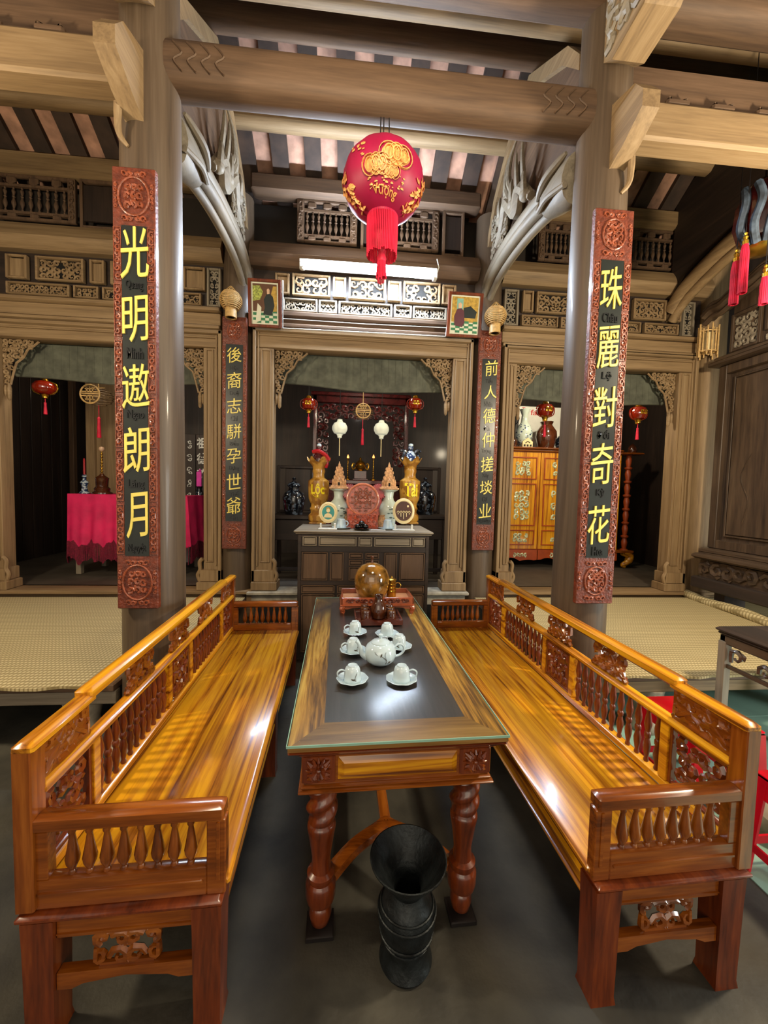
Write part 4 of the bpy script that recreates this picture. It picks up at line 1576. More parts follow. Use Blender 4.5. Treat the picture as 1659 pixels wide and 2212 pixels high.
def red_stool(loc, w, d, h, label):
    r = thing('plastic_stool', label, 'stool', loc, 0, 'red plastic stools')
    b = MB()
    b.box(-w / 2, -d / 2, h - .02, w / 2, d / 2, h, .008)
    b.build('seat', 'red_plastic', r)
    for sx in (-1, 1):
        for sy in (-1, 1):
            b = MB()
            vv = []
            for z, k in ((0, 1.12), (h - .02, 1.0)):
                for (dx, dy) in ((0, 0), (-.05, 0), (-.05, -.012), (-.012, -.012), (-.012, -.05), (0, -.05)):
                    vv.append((sx * (w / 2 * k + dx), sy * (d / 2 * k + dy), z))
            ff = [(0, 1, 2, 3, 4, 5), (11, 10, 9, 8, 7, 6)] + [(i, (i + 1) % 6, 6 + (i + 1) % 6, 6 + i) for i in range(6)]
            b.add(vv, ff)
            b.build('leg', 'red_plastic', r)
    b = MB()
    for s in (-1, 1):
        b.box(-w / 2, s * d / 2, h - .11, w / 2, s * (d / 2 - .008), h - .02)
        b.box(s * w / 2, -d / 2, h - .11, s * (w / 2 - .008), d / 2, h - .02)
        b.box(-w / 2 * 1.08, s * d / 2 * 1.08, .1, w / 2 * 1.08, s * (d / 2 * 1.08 - .01), .135)
        b.box(s * w / 2 * 1.08, -d / 2 * 1.08, .1, s * (w / 2 * 1.08 - .01), d / 2 * 1.08, .135)
    b.build('skirt_and_rails', 'red_plastic', r)
    return r


red_stool((1.93, 1.93, 0), .38, .36, .45, 'red plastic stool seen through the balusters of the right bench')
red_stool((2.0, 1.30, 0), .44, .40, .45, 'red plastic stool at the right edge of the photo beside the near bench post')
rnd = random.Random(3)
b = MB()
b.lathe([(.001, 0), (.11, .0), (.15, .05), (.145, .12), (.1, .17), (.04, .19), (.001, .192)], (0, 0, 0), 14, rf=lambda a, z: 1 + .12 * math.sin(3 * a + z * 20) + .06 * math.sin(7 * a))
tag(b.build('stone_block', 'stone', loc=(2.12, 1.66, 0)), 'rough pale stone on the floor between the red stools', 'stone')


# ================================================================== THE ALTAR CABINET
AY = 3.62                                   # its front
AZ = 1.24
ax0, ax1 = PY(643, 1200, AY).x, PY(926, 1200, AY).x
al = thing('altar_cabinet', 'tall grey brown panelled wooden cabinet altar behind the far end of the tea table', 'altar')
b = MB()
b.box(ax0 - .035, AY - .03, AZ - .022, ax1 + .035, 4.29, AZ, .006)
b.box(ax0 - .02, AY - .015, AZ - .036, ax1 + .02, 4.28, AZ - .022, .004)
b.build('top_board', 'grey_X', al)
b = MB()
b.box(ax0, AY + .012, 0, ax1, 4.27, AZ - .036)
b.build('body', 'dark_Z', al)
aw = ax1 - ax0


def fpanel(u0, u1, z0, z1, mat='old_Z', nm='panel'):
    b = MB()
    x0, x1 = ax0 + aw * u0, ax0 + aw * u1
    b.frame(x0, x1, z0, z1, .01, AY, AY + .014, .003)
    b.box(x0 + .014, AY + .004, z0 + .014, x1 - .014, AY + .013, z1 - .014, .004)
    b.build(nm, mat, al)


b = MB()
b.frame(ax0, ax1, .03, AZ - .036, .03, AY + .002, AY + .014, .003)
b.box(ax0 + .02, AY + .004, 1.045, ax1 - .02, AY + .014, 1.09)
b.box(ax0 + .02, AY + .004, .735, ax1 - .02, AY + .014, .77)
b.build('face_frame', 'dark_X', al)
for u0, u1 in ((.035, .14), (.155, .44), (.455, .56), (.575, .86), (.87, .965)):
    fpanel(u0, u1, 1.095, 1.185, 'grey_X', 'frieze_panel')
for u0, u1 in ((.03, .225), (.245, .345), (.655, .755), (.775, .97)):
    fpanel(u0, u1, .775, 1.04, 'old_Z', 'door_panel')
for u0, u1 in ((.385, .49), (.51, .615)):
    fpanel(u0, u1, .98, 1.035, 'old_X', 'drawer_front')
    fpanel(u0, u1, .915, .97, 'old_X', 'drawer_front')
    fpanel(u0, u1, .775, .905, 'old_Z', 'door_panel')
for u0, u1 in ((.03, .28), (.3, .7), (.72, .97)):
    fpanel(u0, u1, .655, .73, 'old_X', 'drawer_front')
for u0, u1 in ((.03, .28), (.3, .49), (.51, .7), (.72, .97)):
    fpanel(u0, u1, .1, .645, 'old_Z', 'door_panel')


def onaltar(px, py):
    return PZ(px, py, AZ)


# pair of tall golden wooden vases with fluted mouths
def gold_vase(px, py, label, word):
    p = onaltar(px, py)
    p.y = max(p.y, 3.78)
    k = mpp((p.x, p.y, 1.6))
    h = 140 * k
    r = 22.5 * k
    v = thing('wooden_vase', label, 'vase', (p.x, p.y, AZ), 0, 'golden wooden vases on the altar')
    b = MB()
    b.box(-r * .8, -r * .8, 0, r * .8, r * .8, h * .035, .006)
    b.lathe([(r * .8, h * .035), (r * .92, h * .06), (r * .92, h * .13), (r * .7, h * .17), (r * .72, h * .2), (r * .82, h * .23), (r * .7, h * .27), (r * .72, h * .3)], (0, 0, 0), 28)
    b.build('pedestal', 'gold_vase', v)
    b = MB()
    b.lathe([(r * .7, h * .3), (r * .92, h * .38), (r * .98, h * .48), (r, h * .6), (r * .98, h * .66), (r * .72, h * .69), (r * .55, h * .71), (r * .52, h * .76), (r * .6, h * .8), (r * .58, h * .84)], (0, 0, 0), 28)
    b.build('body', 'gold_vase', v)
    b = MB()
    fl = lambda a, z: 1 + (z / h - .84) / .16 * .1 * math.cos(6 * a)
    ez = lambda a, z: max(0, (z / h - .84) / .16) * .035 * math.cos(6 * a + .4)
    b.lathe([(r * .56, h * .84), (r * .66, h * .9), (r * .98, h * .97), (r * 1.05, h * .985), (r * .98, h * .98), (r * .6, h * .89), (r * .4, h * .84), (.001, h * .8)], (0, 0, 0), 36, rf=fl, ez=ez, cap=False)
    m = b.build('fluted_mouth', 'gold_vase', v)
    b = MB()

    def wrap(x, z, d):
        a = x / r
        rr = r * 1.0 + d
        return (rr * math.sin(a), -rr * math.cos(a), h * .52 + z)
    b.text(word, r * 1.25, h * .2, (0, 0, 0), bold=.03, depth=.004, fn=lambda x, z, d: wrap(x, z, d + .001))
    pts = [wrap(.5 * r * math.cos(t) * 1.2, .1 * h * math.sin(t) - .01 * h, .003) for t in [PI * 1.05 + i * .12 for i in range(16)]]
    b.tube(pts, [.003 + .005 * math.sin(PI * i / 15) for i in range(16)], 6, flat=.4)
    b.build('painted_word', 'yellow_paint', v)
    return v, p, h, r


V1 = gold_vase(687, 1131, 'tall golden wooden vase with a fluted mouth at the left of the altar top', 'Lộc')
V2 = gold_vase(883, 1131, 'tall golden wooden vase with a fluted mouth at the right of the altar top', 'Tài')
# figurines standing in the mouths
for (v, p, h, r), lab, mats in ((V1, 'small dark red robed figurine standing in the mouth of the left golden vase', ('lacquer_dark_red', 'heart_red')), (V2, 'blue and white porcelain figurine with raised arms in the mouth of the right golden vase', ('blue_glaze', 'porcelain'))):
    q = r / .09 * 1.0
    f = thing('figurine', lab, 'figurine', (p.x, p.y, AZ + h * .83))
    b = MB()
    b.lathe([(.03 * q, 0), (.045 * q, .02 * q), (.062 * q, .07 * q), (.055 * q, .1 * q), (.04 * q, .13 * q), (.03 * q, .15 * q), (.012 * q, .165 * q)], (0, 0, 0), 16)
    b.ball((0, 0, .185 * q), .024 * q, 12, 8)
    b.build('robed_body', mats[0], f)
    b = MB()
    if mats[1] == 'porcelain':
        for s in (-1, 1):
            b.tube(smoothpath([(s * .03 * q, 0, .14 * q), (s * .06 * q, -.01, .165 * q), (s * .085 * q, -.01, .155 * q)], 4), .011 * q, 6)
            b.tube(smoothpath([(s * .05 * q, -.005, .16 * q), (s * .07 * q, -.01, .1 * q), (s * .05 * q, -.02, .03 * q)], 4), .012 * q, 6)
    else:
        b.tube(smoothpath([(-.05 * q, -.02, .15 * q), (.0, -.045, .155 * q), (.06 * q, -.03, .12 * q), (.085 * q, -.02, .08 * q)], 4), .018 * q, 8)
        b.tube(smoothpath([(.05 * q, -.03, .12 * q), (.07 * q, -.03, .06 * q), (.06 * q, -.02, .02 * q)], 4), .014 * q, 8)
    b.build('sleeves', mats[1] if mats[1] != 'porcelain' else 'dark_glaze', f)
    b = MB()
    b.lathe([(.02 * q, .2 * q), (.022 * q, .215 * q), (.012 * q, .222 * q)], (0, 0, 0), 12)
    b.build('cap', 'porcelain', f)


def celadon_vase(px, label):
    p = onaltar(px, 1124)
    p.y = 4.0
    p.x = PY(px, 1080, p.y).x
    k = mpp((p.x, p.y, 1.4))
    h, r = 82 * k, 23 * k
    b = MB()
    b.lathe([(r * .62, 0), (r * .66, h * .03), (r * .72, h * .2), (r * .95, h * .42), (r * .97, h * .52), (r * .8, h * .64), (r * .52, h * .72), (r * .45, h * .8), (r * .5, h * .93), (r * .85, h * .98), (r * .88, h), (r * .8, h), (r * .42, h * .93), (r * .4, h * .7), (.001, h * .68)], (0, 0, 0), 32)
    b.mi = 1
    rnd = random.Random(px)
    for i in range(14):
        a, z = rnd.uniform(-1.0, 1.0), h * rnd.uniform(.25, .55)
        rr = r * (.72 + .23 * min(1, (z / h - .2) / .22)) + .001
        b.M = Matrix.Rotation(a, 4, 'Z') @ Matrix.Translation((0, -rr, z))
        b.ball((0, 0, 0), (.012 + .01 * rnd.random(), .0015, .005 + .004 * rnd.random()), 8, 4)
    b.M = Matrix.Identity(4)
    o = b.build('porcelain_vase', ['celadon', 'celadon_paint'], loc=(p.x, p.y, AZ))
    tag(o, label, 'vase', 'pale painted porcelain vases on the altar')
    return p, h, k


for px, sd in ((732, 'left'), (839, 'right')):
    p, h, k = celadon_vase(px, 'pale green porcelain vase painted with trees, %s of the round red plate' % sd)
    # the model tower standing on its mouth
    t = thing('model_tower', 'small sandstone model of a stepped temple tower on top of the %s porcelain vase' % sd, 'model tower', (p.x, p.y, AZ + h))
    q = k
    b = MB()
    b.box(-20 * q, -20 * q, 0, 20 * q, 20 * q, 4 * q, .003)
    b.box(-17 * q, -17 * q, 4 * q, 17 * q, 17 * q, 7 * q, .002)
    b.build('base', 'sandstone', t)
    b = MB()
    zz = 7 * q
    for w, hh in ((11, 16), (9.5, 2.5), (8.5, 8), (7.2, 2), (6.4, 6), (5, 1.6), (4.4, 4.5), (3.2, 1.5), (2.4, 4)):
        b.box(-w * q, -w * q, zz, w * q, w * q, zz + hh * q, .001)
        if w in (11, 8.5, 6.4):
            for sx in (-1, 1):
                for sy in (-1, 1):
                    b.lathe([(1.6 * q, 0), (1.5 * q, 3 * q), (.2 * q, 6 * q)], (sx * w * .92 * q, sy * w * .92 * q, zz + hh * q), 8)
        zz += hh * q
    b.lathe([(2 * q, 0), (1.4 * q, 2 * q), (.2 * q, 6 * q)], (0, 0, zz), 8)
    for s in (-1, 1):
        b.box(s * 11 * q, -6 * q, 7 * q, s * 15 * q, 6 * q, 17 * q, .001)
        b.lathe([(2 * q, 0), (.3 * q, 5 * q)], (s * 13 * q, -4 * q, 17 * q), 6)
    b.box(-6 * q, -15 * q, 7 * q, 6 * q, -11 * q, 19 * q, .001)
    b.lathe([(3 * q, 0), (.3 * q, 6 * q)], (0, -13 * q, 19 * q), 8)
    b.build('tower', 'sandstone', t)
    b = MB()
    b.box(-2 * q, -15.3 * q, 7 * q, 2 * q, -14.8 * q, 14 * q)
    b.build('doorway', 'black_hole', t)


def disc_on(px, py, R, depthY):
    p = PY(px, py, depthY)
    return p, mpp(p) * R


# round carved agate plate on a stand
p, R = disc_on(784, 1079, 36, 3.86)
pl = thing('display_plate', 'large round carved red plate on a stand at the centre of the altar', 'plate', (p.x, p.y, AZ))
hc = p.z - AZ
tilt = RX(-.12)
b = MB()
b.lathe([(R * .84, -.004), (R * .9, .0), (R * .97, .006), (R, .012), (R * .97, .02), (R * .5, .02), (.001, .02)], (0, .02, hc), 40, rot=RX(-PI / 2 - .1))
b.lathe([(.001, -.001), (R * .84, -.001), (R * .86, -.006)], (0, .02, hc), 40, rot=RX(-PI / 2 - .1))
b.build('plate', 'agate', pl)
b = MB()
b.M = Matrix.Translation((0, .012, hc)) @ Matrix.Rotation(-.1, 4, 'X')
for (x0, x1, z0, z1) in ((-.55, .55, -.55, .55), (-.75, -.55, -.3, .3), (.55, .75, -.3, .3), (-.3, .3, .55, .76), (-.3, .3, -.76, -.55)):
    b.scrolls(R * x0, R * x1, R * z0, R * z1, -.006, 8, .045, .007)
b.M = Matrix.Translation((0, .018, hc)) @ Matrix.Rotation(-.1, 4, 'X')
b.build('relief', 'couplet_relief', pl)
b = MB()
b.M = Matrix.Translation((0, .012, hc)) @ Matrix.Rotation(-.1, 4, 'X')
b.ring((0, 0, 0), R * .93, .012, 'Y', 40, 8)
b.build('rim', 'plate_rim', pl)
b = MB()
zt = hc - R * .72
b.prism([(-R * .95, 0), (R * .95, 0), (R * .9, zt * .5), (R * .98, zt + .03), (R * .8, zt + .025), (R * .45, zt - .03), (-R * .45, zt - .03), (-R * .8, zt + .025), (-R * .98, zt + .03), (-R * .9, zt * .5)], -.03, .07, 'xz')
b.scrolls(-R * .85, R * .85, .01, max(.05, zt - .02), -.03, 4, .05, .008)
b.build('stand', 'agate', pl)

# two red heart shaped dishes behind
for px, lab in ((755, 'red rimmed round dish peeping out behind the left of the big round plate'), (818, 'red rimmed round dish peeping out behind the right of the big round plate')):
    p, R = disc_on(px, 1062, 17, 3.98)
    d = thing('red_dish', lab, 'dish', (p.x, p.y, AZ), 0, 'red dishes behind the round plate')
    b = MB()
    b.lathe([(.001, 0), (R * .85, 0), (R, -.01), (R * .95, .012), (.001, .015)], (0, 0, p.z - AZ), 28, rot=RX(-PI / 2 - .1))
    b.build('dish', 'heart_red', d)
    b = MB()
    b.box(-.03, -.02, 0, .03, .05, p.z - AZ - R * .9, .004)
    b.build('stand', 'heart_red', d)
    b = MB()
    for i in range(22):
        a = 2 * PI * i / 22
        b.ball((R * .9 * math.cos(a), -.012, p.z - AZ + R * .9 * math.sin(a)), .004, 6, 4)
    b.build('beaded_rim', 'porcelain', d)

# oval plates on white stands
for px, py, rx, rz_, dark, lab in ((709, 1107, 20, 23, False, 'yellow oval plate with a portrait bust on a teal ground, on a white stand'), (872, 1104, 24, 28, True, 'cream rimmed oval plate with a dark night scene, on a white stand at the right')):
    p, R = disc_on(px, py, rx, 3.74)
    Rz = R * rz_ / rx
    d = thing('oval_plate', lab, 'plate', (p.x, p.y, AZ), 0, 'oval plates on the altar')
    hc = max(p.z - AZ, Rz * 1.02 + .012)
    b = MB()
    M0 = b.M = Matrix.Translation((0, 0, hc)) @ Matrix.Rotation(-.1, 4, 'X') @ Matrix.Diagonal((1, 1, Rz / R, 1))
    b.lathe([(.001, .0), (R * .78, .0), (R * .82, -.004), (R * .98, .002), (R, .006), (R * .9, .012), (.001, .012)], (0, 0, 0), 36, rot=RX(-PI / 2))
    b.build('plate', 'cream', d)
    b = MB()
    b.M = M0
    b.lathe([(.001, -.002), (R * (.76 if dark else .66), -.002), (R * (.76 if dark else .66), .001)], (0, 0, 0), 32, rot=RX(-PI / 2))
    b.build('medallion', 'brown_glaze' if dark else 'teal', d)
    b = MB()
    b.M = M0
    if dark:
        for i in range(5):
            x = (-.5 + i * .25) * R
            b.box(x - R * .03, -.004, -R * (.62 - .18 * abs(i - 2)), x + R * .03, -.002, -R * .12)
            b.tube(smoothpath([(x - R * .12, -.004, -R * .12), (x, -.004, R * .0), (x + R * .12, -.004, -R * .12)], 4), R * .03, 5)
        b.lathe([(.001, -.003), (R * .09, -.003), (R * .09, -.001)], (R * .38, 0, R * .38), 14, rot=RX(-PI / 2))
        b.build('painted_scene', 'cream', d)
    else:
        b.lathe([(.001, -.004), (R * .2, -.004), (R * .22, -.001)], (0, 0, R * .2), 18, rot=RX(-PI / 2))
        b.prism([(-R * .46, -R * .48), (R * .46, -R * .48), (R * .36, -R * .2), (R * .12, -R * .08), (-R * .12, -R * .08), (-R * .36, -R * .2)], -.005, -.001, 'xz')
        b.build('painted_bust', 'cream', d)
        b = MB()
        b.M = M0
        b.tube(smoothpath([(-R * .2, -.005, R * .28), (-R * .1, -.006, R * .42), (R * .1, -.006, R * .42), (R * .2, -.005, R * .28)], 4), R * .05, 5)
        b.tube([(-R * .06, -.006, R * .02), (0, -.006, -R * .08), (R * .06, -.006, R * .02)], R * .03, 5)
        b.build('painted_hair', 'photo_yellow', d)
    b = MB()
    for s in (-1, 1):
        b.prism([(-.05, 0), (.05, 0), (.05, .015), (-.01, .02), (-.02, .06), (-.035, .055), (-.03, .015)], s * R * .75 - .008, s * R * .75 + .008, 'yz')
    b.box(-R, -.055, 0, R, .05, .012, .004)
    b.build('stand', 'white_plastic', d)

for px, lab in ((737, 'white cup standing upside down on a saucer left of the round plate'), (838, 'white cup standing upside down on a saucer right of the round plate')):
    p, k = PY(px, 1130, 3.80), mpp((0, 3.80, 1.2))
    s_ = MB()
    s_.lathe([(12 * k, 0), (20 * k, 3 * k), (21 * k, 4 * k), (12 * k, 2 * k), (.001, 2 * k)], (0, 0, 0), 24)
    tag(s_.build('saucer', 'porcelain', loc=(p.x, p.y, AZ)), lab.replace('white cup standing upside down on a saucer', 'white saucer under the cup'), 'saucer', 'white saucers on the altar')
    b = MB()
    b.lathe([(11 * k, 0), (10.5 * k, 8 * k), (8.5 * k, 19 * k), (5 * k, 20 * k), (.001, 20 * k)], (0, 0, 0), 20)
    c_ = tag(b.build('cup', 'porcelain', loc=(p.x, p.y, AZ + 2 * k)), lab, 'cup', 'white cups on the altar')
    b = MB()
    b.ring((10 * k, 0, 10 * k), 5 * k, 1.2 * k, 'Y', 14, 6)
    b.build('handle', 'porcelain', c_)
for px, lab in ((752, 'small cream vase beside the left of the round plate stand'), (824, 'small sandstone coloured vase beside the right of the round plate stand')):
    p, k = PY(px, 1122, 3.93), mpp((0, 3.93, 1.2))
    b = MB()
    b.lathe([(7 * k, 0), (10 * k, 6 * k), (11 * k, 14 * k), (8 * k, 22 * k), (6 * k, 25 * k), (9 * k, 29 * k), (7 * k, 29 * k), (.001, 24 * k)], (0, 0, 0), 20)
    tag(b.build('small_vase', 'sandstone', loc=(p.x, p.y, AZ)), lab, 'vase', 'small vases on the altar')
p, k = PY(781, 1135, 3.70), mpp((0, 3.70, 1.2))
b = MB()
b.lathe([(12 * k, 0), (18 * k, 3 * k), (19 * k, 5 * k), (12 * k, 3 * k), (.001, 3 * k)], (0, 0, 0), 20)
tag(b.build('black_dish', 'ink', loc=(p.x, p.y, AZ)), 'small black dish in front of the round plate', 'dish')
for i, (dx, dy, dz, w) in enumerate(((-8, 0, 8.2, 'left'), (8, 0, 8.2, 'right'), (0, 4, 9, 'rear'), (0, -3, 15.5, 'top'))):
    b = MB()
    b.ball((0, 0, 0), (7 * k, 6 * k, 5.5 * k), 12, 8)
    tag(b.build('black_lump', 'ink', loc=(p.x + dx * k, p.y + dy * k, AZ + dz * k)), 'shiny black lump at the %s of the heap on the small black dish' % w, 'ornament', 'lumps on the black dish')
p = PY(817, 1136, 3.72)
b = MB()
b.box(-.07, -.025, 0, .07, .025, .006, .002)
tag(b.build('white_card', 'white_plastic', loc=(p.x, p.y, AZ), rz=.03), 'flat white card lying on the altar edge right of the black dish', 'card')

# ================================================================== INSIDE THE MIDDLE SHRINE
cy = 5.35
xl, xr = PY(676, 900, cy).x, PY(883, 900, cy).x
ztop = PY(780, 853, cy).z
zsh = PY(780, 1037, cy).z
r = thing('altar_canopy', 'dark red lacquered altar with a carved canopy inside the middle shrine', 'altar', (0, 0, 0))
b = MB()
w = .05
for x in (xl, xr - w):
    b.box(x, cy, SILL, x + w, cy + .06, ztop, .008)
    b.box(x + .015, cy - .012, 1.3, x + .035, cy, ztop - .1, .004)
b.build('post', 'lacquer_dark_red', r)
b = MB()
b.box(xl, cy, ztop - .12, xr, cy + .06, ztop, .008)
b.box(xl - .03, cy - .02, ztop - .03, xr + .03, cy + .08, ztop + .02, .008)
b.build('top_rail', 'lacquer_dark_red', r)
b = MB()
b.scrolls(xl + w, xr - w, ztop - .34, ztop - .12, cy + .03, 2, .09, .016)
b.scrolls(xl + w, xl + w + .16, ztop - .95, ztop - .3, cy + .03, 3, .09, .015, False)
b.scrolls(xr - w - .16, xr - w, ztop - .95, ztop - .3, cy + .03, 3, .09, .015, False)
b.build('carved_apron', 'lacquer_dark_red', r)
b = MB()
b.box(xl - .1, cy - .05, zsh - .06, xr + .1, cy + .7, zsh, .01)
b.box(xl - .05, cy - .02, zsh - .3, xr + .05, cy + .65, zsh - .06, .01)
b.box(xl, cy + .0, SILL, xr, cy + .6, zsh - .3)
for q in range(3):
    b.box(xl + .04, cy - .012, zsh - .5 - q * .2, xr - .04, cy + .002, zsh - .36 - q * .2, .005)
b.build('altar_table', 'lacquer_dark_red', r)
ys = cy + .12
p, k = PY(778, 1030, ys), mpp((0, ys, 1.8))
b = MB()
b.box(-16 * k, -12 * k, 0, 16 * k, 12 * k, 3 * k, .004)
b.box(-13 * k, -10 * k, 3 * k, 13 * k, 10 * k, 20 * k, .004)
o = tag(b.build('urn_stand', 'lacquer_dark_red', loc=(p.x, ys, zsh)), 'dark red block stand under the brass incense urn', 'stand')
u = thing('incense_urn', 'brass incense urn with two curled handles inside the middle shrine', 'urn', (p.x, ys, zsh + 20 * k))
b = MB()
b.lathe([(8 * k, 0), (6 * k, 2 * k), (10 * k, 6 * k), (12 * k, 11 * k), (9 * k, 15 * k), (11 * k, 17 * k), (9 * k, 18 * k), (6 * k, 21 * k), (2 * k, 24 * k), (3 * k, 27 * k), (.3 * k, 30 * k)], (0, 0, 0), 20)
b.build('bowl', 'brass', u)
for s in (-1, 1):
    b = MB()
    b.tube(smoothpath([(s * 10 * k, 0, 8 * k), (s * 15 * k, 0, 3 * k), (s * 18 * k, 0, 9 * k), (s * 16 * k, 0, 16 * k), (s * 13 * k, 0, 14 * k)], 4), 1.8 * k, 8)
    b.build('handle', 'brass', u)
for px, sd in ((751, 'left'), (806, 'right')):
    p = PY(px, 1030, ys)
    h = PY(px, 990, ys).z - zsh
    c_ = thing('candlestick', 'tall thin brass candlestick %s of the incense urn' % sd, 'candlestick', (p.x, ys, zsh), 0, 'candlesticks beside the urn')
    b = MB()
    pr = [(6 * k, 0), (6 * k, 2 * k), (2 * k, 4 * k)]
    n = 9
    for q in range(n):
        z = 4 * k + (h - 6 * k) * q / n
        dz = (h - 6 * k) / n
        pr += [(1.2 * k, z + dz * .15), (2.2 * k, z + dz * .5), (1.2 * k, z + dz * .85)]
    pr += [(3.5 * k, h), (.001, h + k)]
    b.lathe(pr, (0, 0, 0), 12)
    b.build('stem', 'brass', c_)
    b = MB()
    b.lathe([(2 * k, h), (2.4 * k, h + 3 * k), (.2 * k, h + 8 * k)], (0, 0, 0), 8)
    b.build('flame_bulb', 'flame', c_)

# dark side stands with blue and white jars left and right
for px, sd, s in ((637, 'left', -1), (914, 'right', 1)):
    yv = 5.0
    p = PY(px, 1111, yv)
    zt = p.z
    t = thing('jar_stand', 'dark wooden stand with a high back %s inside the middle shrine' % sd, 'stand', (p.x, yv, SILL), 0, 'dark stands inside the middle shrine')
    H_ = zt - SILL
    b = MB()
    b.box(-.27, -.24, H_ - .05, .27, .26, H_, .008)
    b.build('top', 'dark_X', t)
    for sx in (-1, 1):
        for sy in (-.2, .22):
            b = MB()
            b.box(sx * .23 - .025, sy - .025, 0, sx * .23 + .025, sy + .025, H_ - .05, .004)
            b.build('leg', 'dark_Z', t)
    b = MB()
    b.box(-.22, -.21, H_ - .3, .22, -.19, H_ - .05, .004)
    b.build('apron', 'dark_X', t)
    b = MB()
    b.box(-.22, -.215, .12, .22, -.185, .16, .004)
    b.build('stretcher', 'dark_X', t)
    b = MB()
    b.frame(-.27, .27, H_, H_ + .62, .04, .23, .26, .008)
    b.box(-.16, .235, H_ + .04, .16, .255, H_ + .58, .004)
    b.build('backrest', 'dark_Z', t)
    k = mpp((p.x, yv, 1.5))
    b = MB()
    b.lathe([(18 * k, 0), (19 * k, 3 * k), (22 * k, 22 * k), (24 * k, 36 * k), (20 * k, 46 * k), (12 * k, 52 * k), (11 * k, 58 * k), (14 * k, 61 * k), (15 * k, 62 * k), (12 * k, 66 * k), (4 * k, 71 * k), (3 * k, 74 * k), (5 * k, 77 * k), (.001, 80 * k)], (0, 0, 0), 28)
    tag(b.build('lidded_jar', 'dark_glaze', loc=(p.x + s * .01, yv - .03, zt)), 'blue and white lidded jar on the dark stand at the %s inside the middle shrine' % sd, 'jar', 'lidded jars in the middle shrine')


# ---- little lanterns
def globe_lantern(px, py, rpx, Y, label, group, zt, white=False, oval=1.0):
    p = PY(px, py, Y)
    k = mpp(p)
    R = rpx * k
    r = thing('lantern', label, 'lantern', (p.x, Y, p.z), 0, group)
    b = MB()
    prf = [(R * .35, -R * .86), (R * .75, -R * .68), (R * .97, -R * .25), (R, 0), (R * .97, R * .25), (R * .75, R * .68), (R * .35, R * .86)]
    b.lathe([(q * oval, z) for q, z in prf], (0, 0, 0), 24, cap=True, rf=(lambda a, z: 1 + .03 * math.cos(8 * a)))
    b.build('globe', 'white_lantern' if white else 'glass_red', r)
    if not white:
        b = MB()
        b.scrolls(-R * .45, R * .45, -R * .3, R * .35, -R * .99, 3, R * .4, R * .09)
        b.build('gilt_motif', 'gold', r)
        for s in (-1, 1):
            b = MB()
            b.tube(smoothpath([(s * R * .5 * oval, 0, R * .8), (s * R * 1.05 * oval, 0, R * .5), (s * R * 1.2 * oval, 0, 0), (s * R * 1.05 * oval, 0, -R * .5), (s * R * .5 * oval, 0, -R * .8)], 4), R * .07, 6)
            b.build('side_hoop', 'glass_red' if oval == 1.0 else 'gold', r)
    b = MB()
    b.lathe([(R * .38, R * .84), (R * .42, R * .9), (R * .3, R * 1.1), (R * .36, R * 1.15), (R * .1, R * 1.22)], (0, 0, 0), 16)
    b.build('top_cap', 'white_lantern' if white else 'gold', r)
    b = MB()
    b.lathe([(R * .12, -R * 1.35), (R * .3, -R * 1.25), (R * .3, -R * 1.05), (R * .4, -R * .9), (R * .36, -R * .84)], (0, 0, 0), 16)
    b.build('bottom_cap', 'white_lantern' if white else 'gold', r)
    b = MB()
    b.tube([(0, 0, R * 1.2), (0, 0, zt - p.z)], R * .03 + .0015, 5)
    b.build('cord', 'wire_black', r)
    b = MB()
    L0, L1 = (-R * 1.35, -R * 3.3)
    if white:
        b.tube([(0, 0, L0), (0, 0, -R * 3.7)], R * .07, 6)
        b.build('tassel', 'cream', r)
    else:
        b.lathe([(R * .04, L0), (R * .04, -R * 1.8), (R * .14, -R * 1.85), (R * .13, -R * 2.1), (R * .2, -R * 3.3), (R * .1, -R * 3.35)][::-1], (0, 0, 0), 10)
        b.build('tassel', 'tassel_red', r)
    return r


globe_lantern(667, 873, 15, 4.72, 'small red glass lantern hanging at the left of the middle doorway', 'red glass lanterns', 3.5)
globe_lantern(897, 873, 15, 4.72, 'small red glass lantern hanging at the right of the middle doorway', 'red glass lanterns', 3.5)
globe_lantern(97, 838, 17, 4.72, 'red glass lantern with gold side hoops in the left shrine', 'red glass lanterns', 3.5, oval=1.25)
globe_lantern(1178, 887, 17, 4.72, 'red glass lantern hanging before the brown jar in the right shrine', 'red glass lanterns', 3.5)
globe_lantern(1379, 893, 17, 4.72, 'red glass lantern hanging at the right of the front couplet column in the right shrine', 'red glass lanterns', 3.5)
globe_lantern(734, 925, 16, 5.15, 'white paper lantern with a painted motif, left one inside the middle shrine', 'white lanterns', 3.5, True)
globe_lantern(824, 927, 16, 5.15, 'white paper lantern with a painted motif, right one inside the middle shrine', 'white lanterns', 3.5, True)


